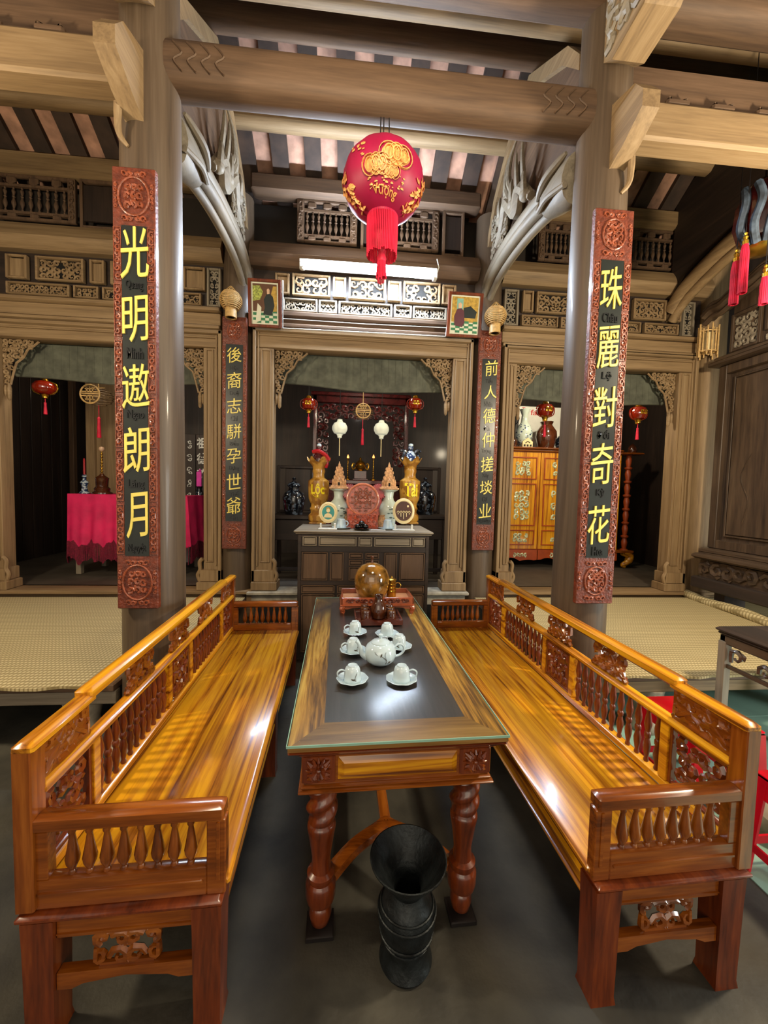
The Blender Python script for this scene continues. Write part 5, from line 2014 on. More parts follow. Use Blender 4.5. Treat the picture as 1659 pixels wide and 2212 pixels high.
def disc_lantern(px, py, rpx, Y, label):
    p = PY(px, py, Y)
    k = mpp(p)
    R = rpx * k
    r = thing('bamboo_disc_lantern', label, 'lantern', (p.x, Y, p.z), 0, 'round bamboo lanterns with a longevity sign')
    b = MB()
    for i in range(7):
        t = -1 + 2 * (i + .5) / 7
        b.ring((0, 0, R * .95 * t), R * 1.45 * math.sqrt(max(.12, 1 - t * t)), R * .05, 'Z', 24, 5)
    b.build('woven_body', 'bamboo_dark', r)
    b = MB()
    y = -R * 1.5
    b.ring((0, y, 0), R, R * .09, 'Y', 28, 6)
    for z in (-.2, .05, .25):
        b.box(-R * .9, y - R * .05, R * z - R * .05, R * .9, y + R * .05, R * z + R * .06)
    for z0, z1 in ((.25, .9), (-.9, -.2)):
        b.box(-R * .05, y - R * .05, R * z0, R * .05, y + R * .05, R * z1)
        for s in (-1, 1):
            b.box(s * R * .3 - R * .04, y - R * .05, R * z0 * .75, s * R * .3 + R * .04, y + R * .05, R * z1 * .75)
    b.box(-R * .5, y - R * .05, R * .52, R * .5, y + R * .05, R * .62)
    b.box(-R * .5, y - R * .05, -R * .62, R * .5, y + R * .05, -R * .52)
    b.build('longevity_sign', 'bamboo', r)
    b = MB()
    b.tube([(0, 0, R * .95), (0, 0, R * 2.2), (0, 0, 3.5 - p.z)], R * .06, 6)
    b.box(-R * .7, -R * .06, R * 1.0, R * .7, R * .06, R * 1.1)
    b.build('hanger', 'bamboo', r)
    b = MB()
    b.tube([(0, 0, -R * .9), (0, 0, -R * 2.2)], R * .04, 5)
    b.lathe([(R * .16, -R * 4.6), (R * .22, -R * 4.5), (R * .14, -R * 2.6), (R * .18, -R * 2.4), (R * .05, -R * 2.2)], (0, 0, 0), 10)
    b.build('tassel', 'tassel_red', r)


disc_lantern(784, 892, 15, 5.0, 'round bamboo lantern with a pierced longevity sign in the middle shrine')
disc_lantern(213, 858, 19, 4.95, 'round bamboo lantern with a pierced longevity sign in the left shrine')


# ================================================================== LEFT SHRINE ROOM
ty = 5.05
tx0, tx1 = PY(146, 1075, ty).x, PY(404, 1075, ty).x
tz = PY(200, 1068, ty).z
t = thing('altar_table', 'grey wooden table under the pink fringed cloth in the left shrine', 'table', ((tx0 + tx1) / 2, ty + .3, SILL))
tw_, th = (tx1 - tx0) / 2, tz - SILL
b = MB()
b.box(-tw_ + .01, -.29, th - .04, tw_ - .01, .3, th - .006, .004)
b.build('top', 'grey_X', t)
for sx in (-.9, .1, .9):
    for sy in (-.24, .26):
        b = MB()
        b.box(sx * tw_ * .97 - .03, sy - .03, 0, sx * tw_ * .97 + .03, sy + .03, th - .04, .005)
        b.build('leg', 'grey_Z', t)
cl = thing('tablecloth', 'bright pink cloth with a long dark fringe over the table in the left shrine', 'tablecloth', ((tx0 + tx1) / 2, ty + .3, SILL))
b = MB()
n = 60
rowz = [th + .004, th, th - .12, th - .3, th - .48, th - .60]
hang = lambda x: -.035 * math.sin(x * 5 + .6) - .02 * math.sin(x * 13)
vv, ff = [], []
P0 = []
# run: left side (back to front), front (left to right), right side
for i in range(15):
    P0.append((-tw_, .31 - .61 * i / 15, -1, 0))
for i in range(n):
    P0.append((-tw_ + 2 * tw_ * i / n, -.30, 0, -1))
for i in range(16):
    P0.append((tw_, -.30 + .61 * i / 15, 1, 0))
for i, (x, y, nx, ny) in enumerate(P0):
    for j, z in enumerate(rowz):
        f = max(0, (th - z)) * .07 + (max(0, th - z)) * .05 * math.sin(i * .9) * math.cos(i * .23)
        zz = z + (hang(i * .12) if j >= 4 else 0)
        vv.append((x + nx * (f + .004), y + ny * (f + .004), zz))
m = len(rowz)
for i in range(len(P0) - 1):
    for j in range(m - 1):
        ff.append((i * m + j, i * m + m + j, i * m + m + j + 1, i * m + j + 1))
ff.append(tuple(i * m for i in range(len(P0) - 1, -1, -1)))
b.add(vv, ff)
b.build('cloth', 'pink_cloth', cl)
b = MB()
for i in range(0, len(P0) - 1):
    for q in range(3):
        a, c = Vector(vv[i * m + m - 1]), Vector(vv[(i + 1) * m + m - 1])
        p = a.lerp(c, q / 3)
        b.tube([p + Vector((0, 0, .01)), p + Vector((.004 * math.sin(i + q), -.004, -.10)), p + Vector((.006 * math.sin(2 * i + q), 0, -.2 - .02 * math.sin(i * .7)))], .0045, 4)
b.build('fringe', 'pink_fringe', cl)
yy = ty + .12
p, k = PY(183, 1066, yy), mpp((-2.9, yy, 1.5))
c_ = thing('candlestick', 'blue and white porcelain candlestick with a red candle on the pink cloth', 'candlestick', (p.x, yy, tz + .005))
b = MB()
b.lathe([(10 * k, 0), (10 * k, 2 * k), (6 * k, 6 * k), (5 * k, 14 * k), (7 * k, 22 * k), (6.5 * k, 26 * k), (3.5 * k, 29 * k), (3 * k, 36 * k), (4.5 * k, 40 * k), (2 * k, 41 * k)], (0, 0, 0), 20)
b.build('stem', 'blue_glaze', c_)
b = MB()
for z in (24, 37):
    b.ring((0, 0, z * k), (7 if z == 24 else 3.7) * k, 1.0 * k, 'Z', 20, 6)
b.build('white_band', 'porcelain', c_)
b = MB()
b.lathe([(2.1 * k, 40 * k), (1.8 * k, 74 * k), (.4 * k, 76 * k)], (0, 0, 0), 10)
b.build('candle', 'candle_red', c_)
p = PY(221, 1066, yy)
c_ = thing('turned_stand', 'dark brown turned stand with a beaded brass rod on the pink cloth', 'stand', (p.x, yy, tz + .005))
b = MB()
b.lathe([(19 * k, 0), (19 * k, 3 * k), (14 * k, 6 * k), (15 * k, 12 * k), (11 * k, 16 * k), (12 * k, 32 * k), (13 * k, 34 * k), (5 * k, 40 * k), (3 * k, 44 * k)], (0, 0, 0), 24)
b.build('base', 'brown_glaze', c_)
b = MB()
b.tube([(0, 0, 40 * k), (0, 0, 92 * k)], 1.2 * k, 6)
for q in range(7):
    b.ball((0, 0, (48 + q * 6.3) * k), 2.6 * k, 10, 6)
b.build('beaded_rod', 'brass', c_)
b = MB()
b.ball((0, 0, 96 * k), 5.4 * k, 14, 10)
b.build('bulb', 'photo_skin', c_)
p = PY(246, 1066, yy)
b = MB()
b.lathe([(12 * k, 0), (13 * k, 4 * k), (8 * k, 10 * k), (12 * k, 24 * k), (12 * k, 34 * k), (6 * k, 44 * k), (3 * k, 52 * k), (.001, 54 * k)], (0, 0, 0), 20)
tag(b.build('dark_urn', 'dark_glaze', loc=(p.x + .12, yy, tz + .005)), 'dark urn on the pink cloth, half hidden by the couplet board', 'urn')

# tall pale posts and board at the back of the left room
b = MB()
x0 = PY(184, 900, 6.3).x
b.box(x0, 6.3, SILL, x0 + .12, 6.4, 3.45, .01)
b.box(x0 + .12, 6.36, SILL, x0 + .46, 6.42, 3.45, .004)
tag(b.build('panelled_post', 'pale_Z'), 'pale wooden post with a board beside it at the back of the left shrine', 'post', kind='thing')
b = MB()
x0 = PY(147, 900, 6.5).x
b.box(x0, 6.5, SILL, x0 + .07, 6.58, 3.3, .01)
tag(b.build('thin_post', 'old_Z'), 'thin brown post at the back of the left shrine, left of the candle', 'post', kind='thing')

# folding screen with white writing, shelf, grey vase and pink tassel seen between the two columns
sy = 6.35
t = thing('calligraphy_screen', 'dark screen of upright panels with white writing seen between the two left columns', 'screen', (0, sy, 0))
xa, xb = PY(396, 1000, sy).x, PY(476, 1000, sy).x
z0, z1 = PY(420, 1100, sy).z, PY(420, 938, sy).z
npan = 3
for q in range(npan):
    a = xa + (xb - xa) * q / npan
    c = xa + (xb - xa) * (q + 1) / npan
    b = MB()
    b.box(a + .005, 0, SILL, c - .005, .03, z1, .004)
    b.build('panel', 'dark_Z', t)
b = MB()
a = xa + (xb - xa) * 1 / npan
for q, ch in enumerate('祖德乾'):
    b.text(ch, .15, .17, ((a + a + (xb - xa) / npan) / 2, 0, z1 - .13 - q * .24), .05, .02, .003)
b.build('lettering', 'white_plastic', t)
b = MB()
for q in range(5):
    b.scrolls(xa + .05, xa + (xb - xa) / npan - .05, z1 - .22 - q * .2, z1 - .1 - q * .2, 0, q, .07, .006, False)
b.build('brush_writing', 'white_plastic', t)
sy = 5.95
xa, xb = PY(398, 1110, sy).x, PY(470, 1110, sy).x
zt = PY(420, 1108, sy).z
t = thing('white_stand', 'white painted stand in the left shrine seen between the two left columns', 'stand', ((xa + xb) / 2, sy, SILL))
w_ = (xb - xa) / 2
b = MB()
b.box(-w_, -.15, zt - SILL - .12, w_, .2, zt - SILL, .006)
b.build('top', 'white_plastic', t)
b = MB()
b.frame(-w_ * .8, w_ * .8, zt - SILL - .4, zt - SILL - .12, .04, -.02, .02)
b.box(-.02, -.02, zt - SILL - .4, .02, .02, zt - SILL - .12)
for s in (-1, 1):
    b.box(s * w_ * .8 - .02, -.02, 0, s * w_ * .8 + .02, .02, zt - SILL - .4)
b.build('fret', 'white_plastic', t)
p, k = PY(431, 1108, sy), mpp((-2.2, sy, 1.2))
b = MB()
b.lathe([(9 * k, 0), (7 * k, 4 * k), (6 * k, 20 * k), (9 * k, 30 * k), (8 * k, 42 * k), (5 * k, 52 * k), (7 * k, 58 * k), (5 * k, 58 * k), (.001, 50 * k)], (0, 0, 0), 20)
tag(b.build('grey_vase', 'dark_glaze', loc=(p.x, sy, zt)), 'slim grey vase on the white stand in the left shrine', 'vase')
p = PY(430, 1034, sy - .1)
b = MB()
b.box(-5 * k, -.012, -17 * k, 5 * k, .012, 15 * k, .008)
b.ball((2 * k, 0, 17 * k), 3 * k, 8, 6)
tag(b.build('pink_tag', 'magenta', loc=(p.x, sy - .1, p.z)), 'bright pink tag hanging over the grey vase in the left shrine', 'tag')
b = MB()
b.tube([(0, 0, 0), (0, 0, 3.5 - p.z - 17 * k)], .003, 5)
b.build('string', 'wire_black', bpy.data.objects['pink_tag'])
bpy.data.objects['string'].location = (0, 0, 17 * k)

# ================================================================== RIGHT SHRINE ROOM: inlaid cabinet
cy = 5.75
cx0, cx1, cxe = PY(1088, 1000, cy).x, PY(1340, 1000, cy).x, PY(1372, 1000, cy).x
cz = PY(1150, 966, cy).z
cb = thing('inlaid_cabinet', 'bright orange cabinet with pearl inlaid doors in the right shrine', 'cabinet', (0, cy, 0))
H0 = SILL + .22
b = MB()
b.box(cx0, .02, H0, cx1, .55, cz - .06)
b.build('carcass', 'cabinet_red', cb)
b = MB()
b.box(cx0 - .04, -.05, cz - .03, cx1 + .02, .58, cz, .01)
b.box(cx0 - .02, -.025, cz - .065, cx1, .56, cz - .03, .01)
b.build('cornice', 'amber_X', cb)
edges = [1090, 1166, 1254, 1340]
E_ = [PY(e, 1050, cy).x for e in edges]
zd0, zd1 = H0 + .06, cz - .075
for q in range(3):
    a, c = E_[q] + .006, E_[q + 1] - .006
    b = MB()
    b.box(a, -.0, zd0, c, .022, zd1, .004)
    d = b.build('door', 'lacquer_Z', cb)
    hh = zd1 - zd0
    for (f0, f1) in ((.72, .95), (.24, .68), (.04, .20)):
        b = MB()
        b.frame(a + .05, c - .05, zd0 + hh * f0, zd0 + hh * f1, .018, -.012, .004, .004)
        b.build('panel_moulding', 'cabinet_red', d)
        b = MB()
        za, zb = zd0 + hh * f0 + .03, zd0 + hh * f1 - .03
        w = c - a
        b.scrolls(a + w * .28, c - w * .28, za + (zb - za) * .1, zb - (zb - za) * .12, -.003, 5 + q, .085, .012, False, .9)
        b.build('pearl_inlay', 'nacre', d)
for q in range(3):
    a, c = E_[q] + .006, E_[q + 1] - .006
    b = MB()
    w = c - a
    top = H0 + .05
    pr = [(a, top), (a, SILL + .12)] + [(a + w * i / 12, SILL + .10 + .05 * math.sin(PI * i / 6) * (1 if i < 7 else -.4)) for i in range(1, 12)] + [(c, SILL + .12), (c, top)]
    b.prism(pr, -.02, .03, 'xz')
    a_ = b.build('base_apron', 'cabinet_red', cb)
    b = MB()
    b.scrolls(a + w * .3, c - w * .3, H0 - .07, H0 + .01, -.022, 3, .06, .009)
    b.build('pearl_inlay', 'nacre', a_)
for x in (cx0 + .04, cx1 - .04):
    for y in (.05, .5):
        b = MB()
        b.box(x - .04, y - .04, SILL, x + .04, y + .04, H0)
        b.build('foot', 'cabinet_red', cb)
# turned column and side shelf at the right end
b = MB()
xq = (cx1 + cxe) / 2 + .03
zs = PY(1360, 978, cy).z
b.box(cx1 - .02, -.06, zs - .03, cxe + .1, .3, zs, .006)
b.box(cx1 - .02, -.06, H0 + .02, cxe + .02, .3, H0 + .06, .006)
b.build('side_shelf', 'amber_X', cb)
b = MB()
hh = zs - .03 - H0 - .06
pr = []
for i in range(7):
    z = H0 + .06 + hh * i / 7
    d = hh / 7
    pr += [(.055, z), (.055, z + d * .06), (.03, z + d * .12), (.04, z + d * .4), (.045, z + d * .6), (.03, z + d * .88), (.05, z + d * .94)]
b.lathe(pr, (xq, .02, 0), 16)
b.build('turned_column', 'cabinet_red', cb)
b = MB()
b.tube(smoothpath([(xq - .02, .0, H0 + .03), (xq + .09, .0, H0 - .03), (xq + .06, .0, SILL + .1), (xq - .02, 0, SILL + .05), (xq + .02, 0, SILL + .02)], 5), [.06] * 10 + [.05, .045, .042, .04, .038, .036, .034, .032, .03, .028, .026], 10)
b.build('scroll_foot', 'lacquer_X', cb)
# on top
yv = cy + .12
p, k = PY(1131, 962, yv), mpp((2.5, yv, 2.2))
b = MB()
b.lathe([(11 * k, 0), (12 * k, 4 * k), (17 * k, 22 * k), (17.5 * k, 32 * k), (13 * k, 46 * k), (7.5 * k, 55 * k), (6.5 * k, 70 * k), (11 * k, 82 * k), (9 * k, 82 * k), (5 * k, 70 * k), (.001, 60 * k)], (0, 0, 0), 28)
b.mi = 1
rnd = random.Random(4)
for i in range(60):
    a, z = rnd.uniform(-1.9, 1.9), rnd.uniform(6, 48) * k
    zz = z / k
    rr = (12 + 5.5 * min(1, (zz - 4) / 20) if zz < 30 else 17.5 - (zz - 32) * .32) * k + .001
    b.M = Matrix.Rotation(a, 4, 'Z') @ Matrix.Translation((0, -rr, z))
    b.ball((0, 0, 0), (rnd.uniform(1, 2.6) * k, .002, rnd.uniform(.8, 2.2) * k), 7, 4)
b.M = Matrix.Identity(4)
tag(b.build('porcelain_vase', ['celadon', 'blue_glaze'], loc=(p.x, yv, cz)), 'white vase with blue flowers and a slim neck on top of the inlaid cabinet', 'vase')
p = PY(1179, 960, yv)
b = MB()
b.lathe([(15 * k, 0), (17 * k, 4 * k), (22 * k, 24 * k), (21 * k, 36 * k), (13 * k, 48 * k), (11 * k, 51 * k), (14 * k, 57 * k), (12 * k, 57 * k), (9 * k, 50 * k), (.001, 45 * k)], (0, 0, 0), 28)
tag(b.build('brown_jar', 'brown_glaze', loc=(p.x, yv, cz)), 'big brown glazed jar behind the hanging red lantern on the inlaid cabinet', 'jar')
p = PY(1214, 960, yv)
b = MB()
b.lathe([(10 * k, 0), (14 * k, 8 * k), (14 * k, 20 * k), (8 * k, 28 * k), (.001, 29 * k)], (0, 0, 0), 20)
tag(b.build('brown_pot', 'dark_glaze', loc=(p.x, yv, cz)), 'dark round pot on the inlaid cabinet, cut off by the front column', 'pot')
yb = cy + .42
x0, x1 = PY(1121, 900, yb).x, PY(1216, 900, yb).x
z0, z1 = cz, PY(1170, 879, yb).z
b = MB()
b.box(x0, yb, z0, x1, yb + .12, z1, .004)
o = tag(b.build('cardboard_box', 'white_plastic'), 'white cardboard box with red letters behind the vase and the brown jar', 'box')
b = MB()
q = PY(1131, 884, yb)
b.text('T', 8 * k, 9 * k, (q.x, yb, q.z), 0, .01, .002)
q = PY(1153, 891, yb)
b.text('fa', 15 * k, 12 * k, (q.x, yb, q.z), 0, .01, .002)
b.build('lettering', 'text_red', o)
p = PY(1138, 966, cy)
b = MB()
w = 11 * k
b.prism([(-w, 0), (w, 0), (w, 11 * k), (0, 19 * k), (-w, 11 * k)], -.015, .015, 'xz')
o = tag(b.build('house_ornament', 'cream', loc=(p.x, cy - .01, cz)), 'small yellow house shaped ornament in front of the blue flowered vase', 'ornament')
b = MB()
for s in (-.6, 0, .6):
    b.box(s * w - 2 * k, -.018, 1 * k, s * w + 2 * k, -.014, 5 * k)
b.tube(smoothpath([(-5 * k, -.017, 8 * k), (0, -.017, 11 * k), (5 * k, -.017, 8.5 * k)], 4), .8 * k, 5)
b.build('painted_motif', 'ink', o)
p = PY(1106, 960, yv)
b = MB()
b.lathe([(5 * k, 0), (8 * k, 5 * k), (8 * k, 14 * k), (4 * k, 19 * k), (.001, 20 * k)], (0, 0, 0), 16)
tag(b.build('small_jar', 'brown_glaze', loc=(p.x, yv - .05, cz)), 'small brown jar at the left end of the inlaid cabinet top', 'jar')
p = PY(1366, 976, cy + .1)
b = MB()
b.lathe([(7 * k, 0), (9 * k, 3 * k), (9 * k, 12 * k), (5 * k, 18 * k), (3 * k, 20 * k), (.001, 22 * k)], (0, 0, 0), 16)
tag(b.build('small_jar', 'brown_glaze', loc=(p.x, cy + .1, zs)), 'small round dark jar on the side shelf at the right end of the cabinet', 'jar')
p = PY(1103, 905, yb)
b = MB()
b.ring((0, 0, 0), 15 * k, .006, 'Y', 24, 6)
for q in range(5):
    a = q * 2 * PI / 5
    b.tube([(0, 0, 0), (15 * k * math.cos(a), 0, 15 * k * math.sin(a))], .005, 5)
b.box(-.03, -.02, -18 * k - .01, .03, .02, -13 * k)
b.box(-.012, -.01, cz - p.z, .012, .01, -15 * k)
tag(b.build('wire_wheel', 'wire_black', loc=(p.x, yb - .08, p.z)), 'black spoked ring on a foot behind the blue flowered vase', 'ornament')


# ================================================================== COUPLET BOARDS
def couplet(sd, x, y, wd, z0, z1, zp0, zp1, chars, smalls, label, wp):
    """chars: (glyph, z centre, height)"""
    t = thing('couplet_board', label, 'couplet board', (x, y, 0), kind='thing')
    b = MB()
    b.box(-wd / 2, 0, z0, wd / 2, .035, z1, .005)
    b.build('board', 'couplet_red', t)
    b = MB()
    b.box(-wp / 2, -.003, zp0, wp / 2, .002, zp1)
    b.build('dark_panel', 'couplet_panel', t)
    b = MB()
    mg = (wd - wp) / 2
    for s in (-1, 1):
        xa, xb = sorted((s * (wp / 2 + .006), s * (wd / 2 - .006)))
        for q in range(6):
            za = zp0 + (zp1 - zp0) * q / 6 + .02
            b.scrolls(xa, xb, za, za + (zp1 - zp0) / 6 - .04, -.001, q + 3, mg * .8, .0055, False, .95)
            b.frame(xa - .003, xb + .003, za - .01, za + (zp1 - zp0) / 6 - .03, .003, -.004, .001)
    for (za, zb) in ((z0 + .02, zp0 - .02), (zp1 + .02, z1 - .02)):
        zc, hh = (za + zb) / 2, (zb - za) / 2
        rr = min(hh * .72, wd * .36)
        b.ring((0, -.002, zc), rr * 1.25 if hh > wd * .55 else rr, .006, 'Y', 28, 6, sx=.8)
        b.scrolls(-rr * .65, rr * .65, zc - rr * .85, zc + rr * .85, -.002, 9, .04, .008, False)
        if hh > wd * .5:
            b.scrolls(-wd * .3, wd * .3, za, za + .035, -.001, 2, .035, .006)
            b.scrolls(-wd * .3, wd * .3, zb - .035, zb, -.001, 2, .035, .006)
            for s in (-1, 1):
                xa, xb = sorted((s * wd * .38, s * wd * .47))
                b.scrolls(xa, xb, za + .06, zb - .06, -.001, 6, .03, .005, False)
    b.build('carving', 'couplet_relief', t)
    for g, zc, hh, ww, dx in chars:
        b = MB()
        b.text(g, ww, hh, (dx, -.003, zc), .14, .0, .007)
        b.build('gold_character', 'gilt', t)
    for g, zc, hh, ww in smalls:
        b = MB()
        b.text(g, ww, hh, (0, -.003, zc), 0, .012, .005)
        b.build('small_word', 'ink', t)
    b = MB()
    b.box(-.02, .035, z1 - .12, .02, .06 if wd > .21 else .05, z1 - .06)
    b.box(-.02, .035, z0 + .06, .02, .06 if wd > .21 else .05, z0 + .12)
    b.build('bracket', 'wire_black', t)


def Zat(px, py, Y=2.29):
    return PY(px, py, Y).z


LC = [('光', 490, 600, 55), ('明', 640, 738, 50), ('遨', 787, 880, 54), ('朗', 922, 1020, 52), ('月', 1064, 1160, 42)]
chars = []
for g, a, c, w in LC:
    za, zb = Zat(292, c), Zat(292, a)
    chars.append((g, (za + zb) / 2, zb - za, w * .00262, .004))
LS = [('Quang', 617, 34), ('Minh', 763, 32), ('Ngao', 897, 34), ('Lãng', 1047, 32), ('Nguyệt', 1185, 36)]
sm = [(g, Zat(292, y), .058, w * .00262) for g, y, w in LS]
couplet('left', -1.178, 2.295, .218, Zat(300, 1316), Zat(286, 359), Zat(295, 1201), Zat(288, 487), chars, sm,
        'long red brown couplet board with five gold characters hung on the left front column', .128)
RC = [('珠', 577, 668, 46, 1317), ('麗', 705, 795, 46, 1313), ('對', 836, 924, 50, 1302), ('奇', 957, 1046, 48, 1293), ('花', 1092, 1174, 48, 1287)]
chars = []
for g, a, c, w, px in RC:
    za, zb = Zat(px, c), Zat(px, a)
    chars.append((g, (za + zb) / 2, zb - za, w * .0029, -.002))
RS = [('Châu', 686, 32, 1314), ('Lệ', 812, 20, 1306), ('Đối', 938, 26, 1298), ('Kỳ', 1065, 18, 1292), ('Hoa', 1191, 24, 1286)]
sm = [(g, Zat(px, y), .055, w * .0029) for g, y, w, px in RS]
couplet('right', 1.528, 2.295, .24, Zat(1285, 1305), Zat(1325, 449), Zat(1290, 1205), Zat(1320, 561), chars, sm,
        'long red brown couplet board with five gold characters hung on the right front column', .142)
yi = 4.25
LI = [('後', 767, 30), ('裔', 822, 32), ('志', 877, 30), ('駢', 932, 30), ('孕', 985, 30), ('世', 1040, 32), ('爺', 1092, 34)]
z = lambda px, py: PY(px, py, yi).z
k4 = .0051
chars = [(g, z(504, y), h * k4, 28 * k4, 0) for g, y, h in LI]
sm = [(g, z(504, y), .055, w * k4) for g, y, w in (('Hậu', 796, 18), ('Duệ', 850, 18), ('Chí', 904, 14), ('Biền', 957, 18), ('Dựng', 1012, 20), ('Thế', 1066, 18), ('Gia', 1118, 16))]
couplet('left', PY(506, 930, yi).x, yi, .245, z(506, 1186), z(506, 684), z(506, 1126), z(506, 744), chars, sm,
        'narrow couplet board with seven gold characters on the inner column left of the middle shrine', .17)
RI = [('前', 795, 32), ('人', 847, 28), ('德', 898, 32), ('仲', 950, 32), ('搓', 1003, 32), ('埮', 1053, 30), ('业', 1103, 30)]
chars = [(g, z(1050, y), h * k4, 27 * k4, .02 - (y - 795) * .00004) for g, y, h in RI]
sm = [(g, z(1050, y), .055, w * k4) for g, y, w in (('Tiền', 822, 16), ('Nhân', 873, 18), ('Đức', 925, 16), ('Trọng', 975, 22), ('Xây', 1028, 15), ('Cơ', 1078, 11), ('Nghiệp', 1125, 27))]
couplet('right', PY(1052, 940, yi).x, yi, .245, z(1045, 1189), z(1060, 714), z(1045, 1133), z(1060, 776), chars, sm,
        'narrow couplet board with seven gold characters on the inner column right of the middle shrine', .165)

# ================================================================== THE BIG RED LANTERN
lp = PY(828, 398, 2.5)
R = mpp(lp) * 86
ln = thing('silk_lantern', 'big red cloth lantern printed in gold, hanging from the tie beam', 'lantern', lp)
gore = lambda a, z: 1 + .018 * abs(math.cos(6 * a))
S = R * .84
b = MB()
pr = [(R * .38, S * .93)]
for i in range(13):
    t_ = PI / 2 - .42 - i * (PI - .84) / 12
    pr.append((R * max(.40, math.cos(t_) ** .85), S * math.sin(t_)))
pr += [(R * .38, -S * .95)]
b.lathe(pr[::-1], (0, 0, 0), 48, rf=gore, cap=False)
b.lathe([(.001, S * .92), (R * .38, S * .92)], (0, 0, 0), 48)
b.build('globe', 'lantern_red', ln)


def onl(u, w, d=.003):
    """u along the girth, w up, in metres, centred on the side facing the room"""
    phi = u / R - .05
    th_ = max(-1.12, min(1.05, -.45 + .85 * w / S))
    rr = R * max(.40, math.cos(th_) ** .85) * (1 + .02) + d
    return (rr * math.sin(phi), -rr * math.cos(phi), S * math.sin(th_))


b = MB()
b.text('Vượng', R * .85, R * .30, (0, 0, 0), 0, .012, .003, fn=lambda x, zz, d: onl(x + R * .05, zz - R * .46 - .12 * x, d + .002))
b.build('lettering', 'gold_print', ln)


def pumpkin(u0, w0, r_):
    n_ = 20
    ring_ = [onl(u0 + r_ * .95 * math.cos(2 * PI * i / n_), w0 + r_ * .72 * math.sin(2 * PI * i / n_), .0025) for i in range(n_)]
    ring2 = [onl(u0 + r_ * .5 * math.cos(2 * PI * i / n_), w0 + r_ * .38 * math.sin(2 * PI * i / n_), .0035) for i in range(n_)]
    b.add(ring_ + ring2 + [onl(u0, w0, .004)], [(i, (i + 1) % n_, n_ + (i + 1) % n_, n_ + i) for i in range(n_)] + [(n_ + i, n_ + (i + 1) % n_, 2 * n_) for i in range(n_)])
    for q in (-1, 0, 1):
        P = [onl(u0 + q * r_ * .5 + r_ * .62 * math.cos(a) * (1 if q else .8), w0 + r_ * .78 * math.sin(a)) for a in [i * PI / 9 for i in range(19)]]
        b.tube(P, r_ * .1, 5, flat=.35)
        P = [onl(u0 + q * r_ * .5 + r_ * .3 * math.cos(a), w0 + r_ * .5 * math.sin(a)) for a in [i * PI / 9 for i in range(19)]]
        b.tube(P, r_ * .16, 5, flat=.3)
    for q in range(9):
        a = q * 2.4
        b.tube([onl(u0 + r_ * .7 * math.cos(a) * (q / 9), w0 + r_ * .6 * math.sin(a) * (q / 9)), onl(u0 + r_ * .7 * math.cos(a + .5) * (q / 9) + r_ * .15, w0 + r_ * .6 * math.sin(a + .5) * (q / 9))], r_ * .1, 5, flat=.3)


for args in ((R * .27, R * .38, R * .36), (-R * .2, R * .12, R * .3), (R * .18, -R * .02, R * .2)):
    b = MB()
    pumpkin(*args)
    b.build('pumpkin_motif', 'gold_print', ln)
b = MB()
rnd = random.Random(8)
for i in range(34):
    u, w = rnd.uniform(-.5, .6) * R, rnd.uniform(-.38, -.05) * R
    s_ = rnd.uniform(.015, .05) * R
    b.tube([onl(u - s_, w), onl(u, w + s_ * .3), onl(u + s_, w)], [s_ * .3, s_ * .7, s_ * .3], 6, flat=.3)
b.build('dot_pattern', 'gold_print', ln)
for sgn in (-1, 1):
    b = MB()
    for i in range(46):
        u, w = sgn * rnd.uniform(.98, 1.5) * R, rnd.uniform(-.75, .3) * R
        s_ = rnd.uniform(.05, .11) * R
        a = rnd.uniform(0, PI)
        b.tube([onl(u - s_ * math.cos(a), w - s_ * math.sin(a)), onl(u, w), onl(u + s_ * math.cos(a), w + s_ * math.sin(a))], [s_ * .25, s_ * .6, s_ * .25], 6, flat=.3)
    b.build('side_pattern', 'gold_print', ln)
b = MB()
for i in range(12):
    u, w = rnd.uniform(-.95, -.2) * R, rnd.uniform(.3, .8) * R
    s_ = rnd.uniform(.02, .04) * R
    b.tube([onl(u - s_, w), onl(u + s_, w)], s_ * .6, 6, flat=.3)
b.build('dot_pattern', 'gold_print', ln)
b = MB()
zb = -S * .95
b.lathe([(R * .36, zb - .012), (R * .385, zb - .012), (R * .395, zb + .03), (R * .38, zb + .04)], (0, 0, 0), 36, cap=False)
b.build('bottom_rim', 'lantern_red', ln)
b = MB()
b.lathe([(R * .36, S * .9), (R * .39, S * .9), (R * .37, S * .97), (R * .34, S * .97)], (0, 0, 0), 36, cap=False)
b.build('top_rim', 'lantern_red', ln)
b = MB()
n = 54
for i in range(n):
    a = 2 * PI * i / n
    rr = R * .375
    j = rnd.uniform(-.01, .012)
    x, y = rr * math.cos(a), rr * math.sin(a)
    b.tube([(x, y, zb), (x * 1.02, y * 1.02, zb - .1), (x * (.98 + j), y * (.98 + j), zb - .235 + j)], .0042, 4)
b.build('tassel_skirt', 'tassel_red', ln)
b = MB()
b.tube([(0, 0, zb), (0, 0, zb - .2)], .004, 5)
b.lathe([(.004, zb - .28), (.026, zb - .265), (.03, zb - .245), (.02, zb - .22), (.026, zb - .2), (.01, zb - .17)], (0, 0, 0), 14)
for i in range(20):
    a = 2 * PI * i / 20
    b.tube([(.022 * math.cos(a), .022 * math.sin(a), zb - .26), (.03 * math.cos(a), .03 * math.sin(a), zb - .36 + rnd.uniform(-.03, .02))], .004, 4)
b.build('long_tassel', 'tassel_red', ln)
b = MB()
for dx in (-.026, -.006, .03):
    b.tube([(dx, 0, S * .9), (dx * .9, 0, 3.885 - lp.z)], .0035, 5)
b.build('cord', 'wire_black', ln)

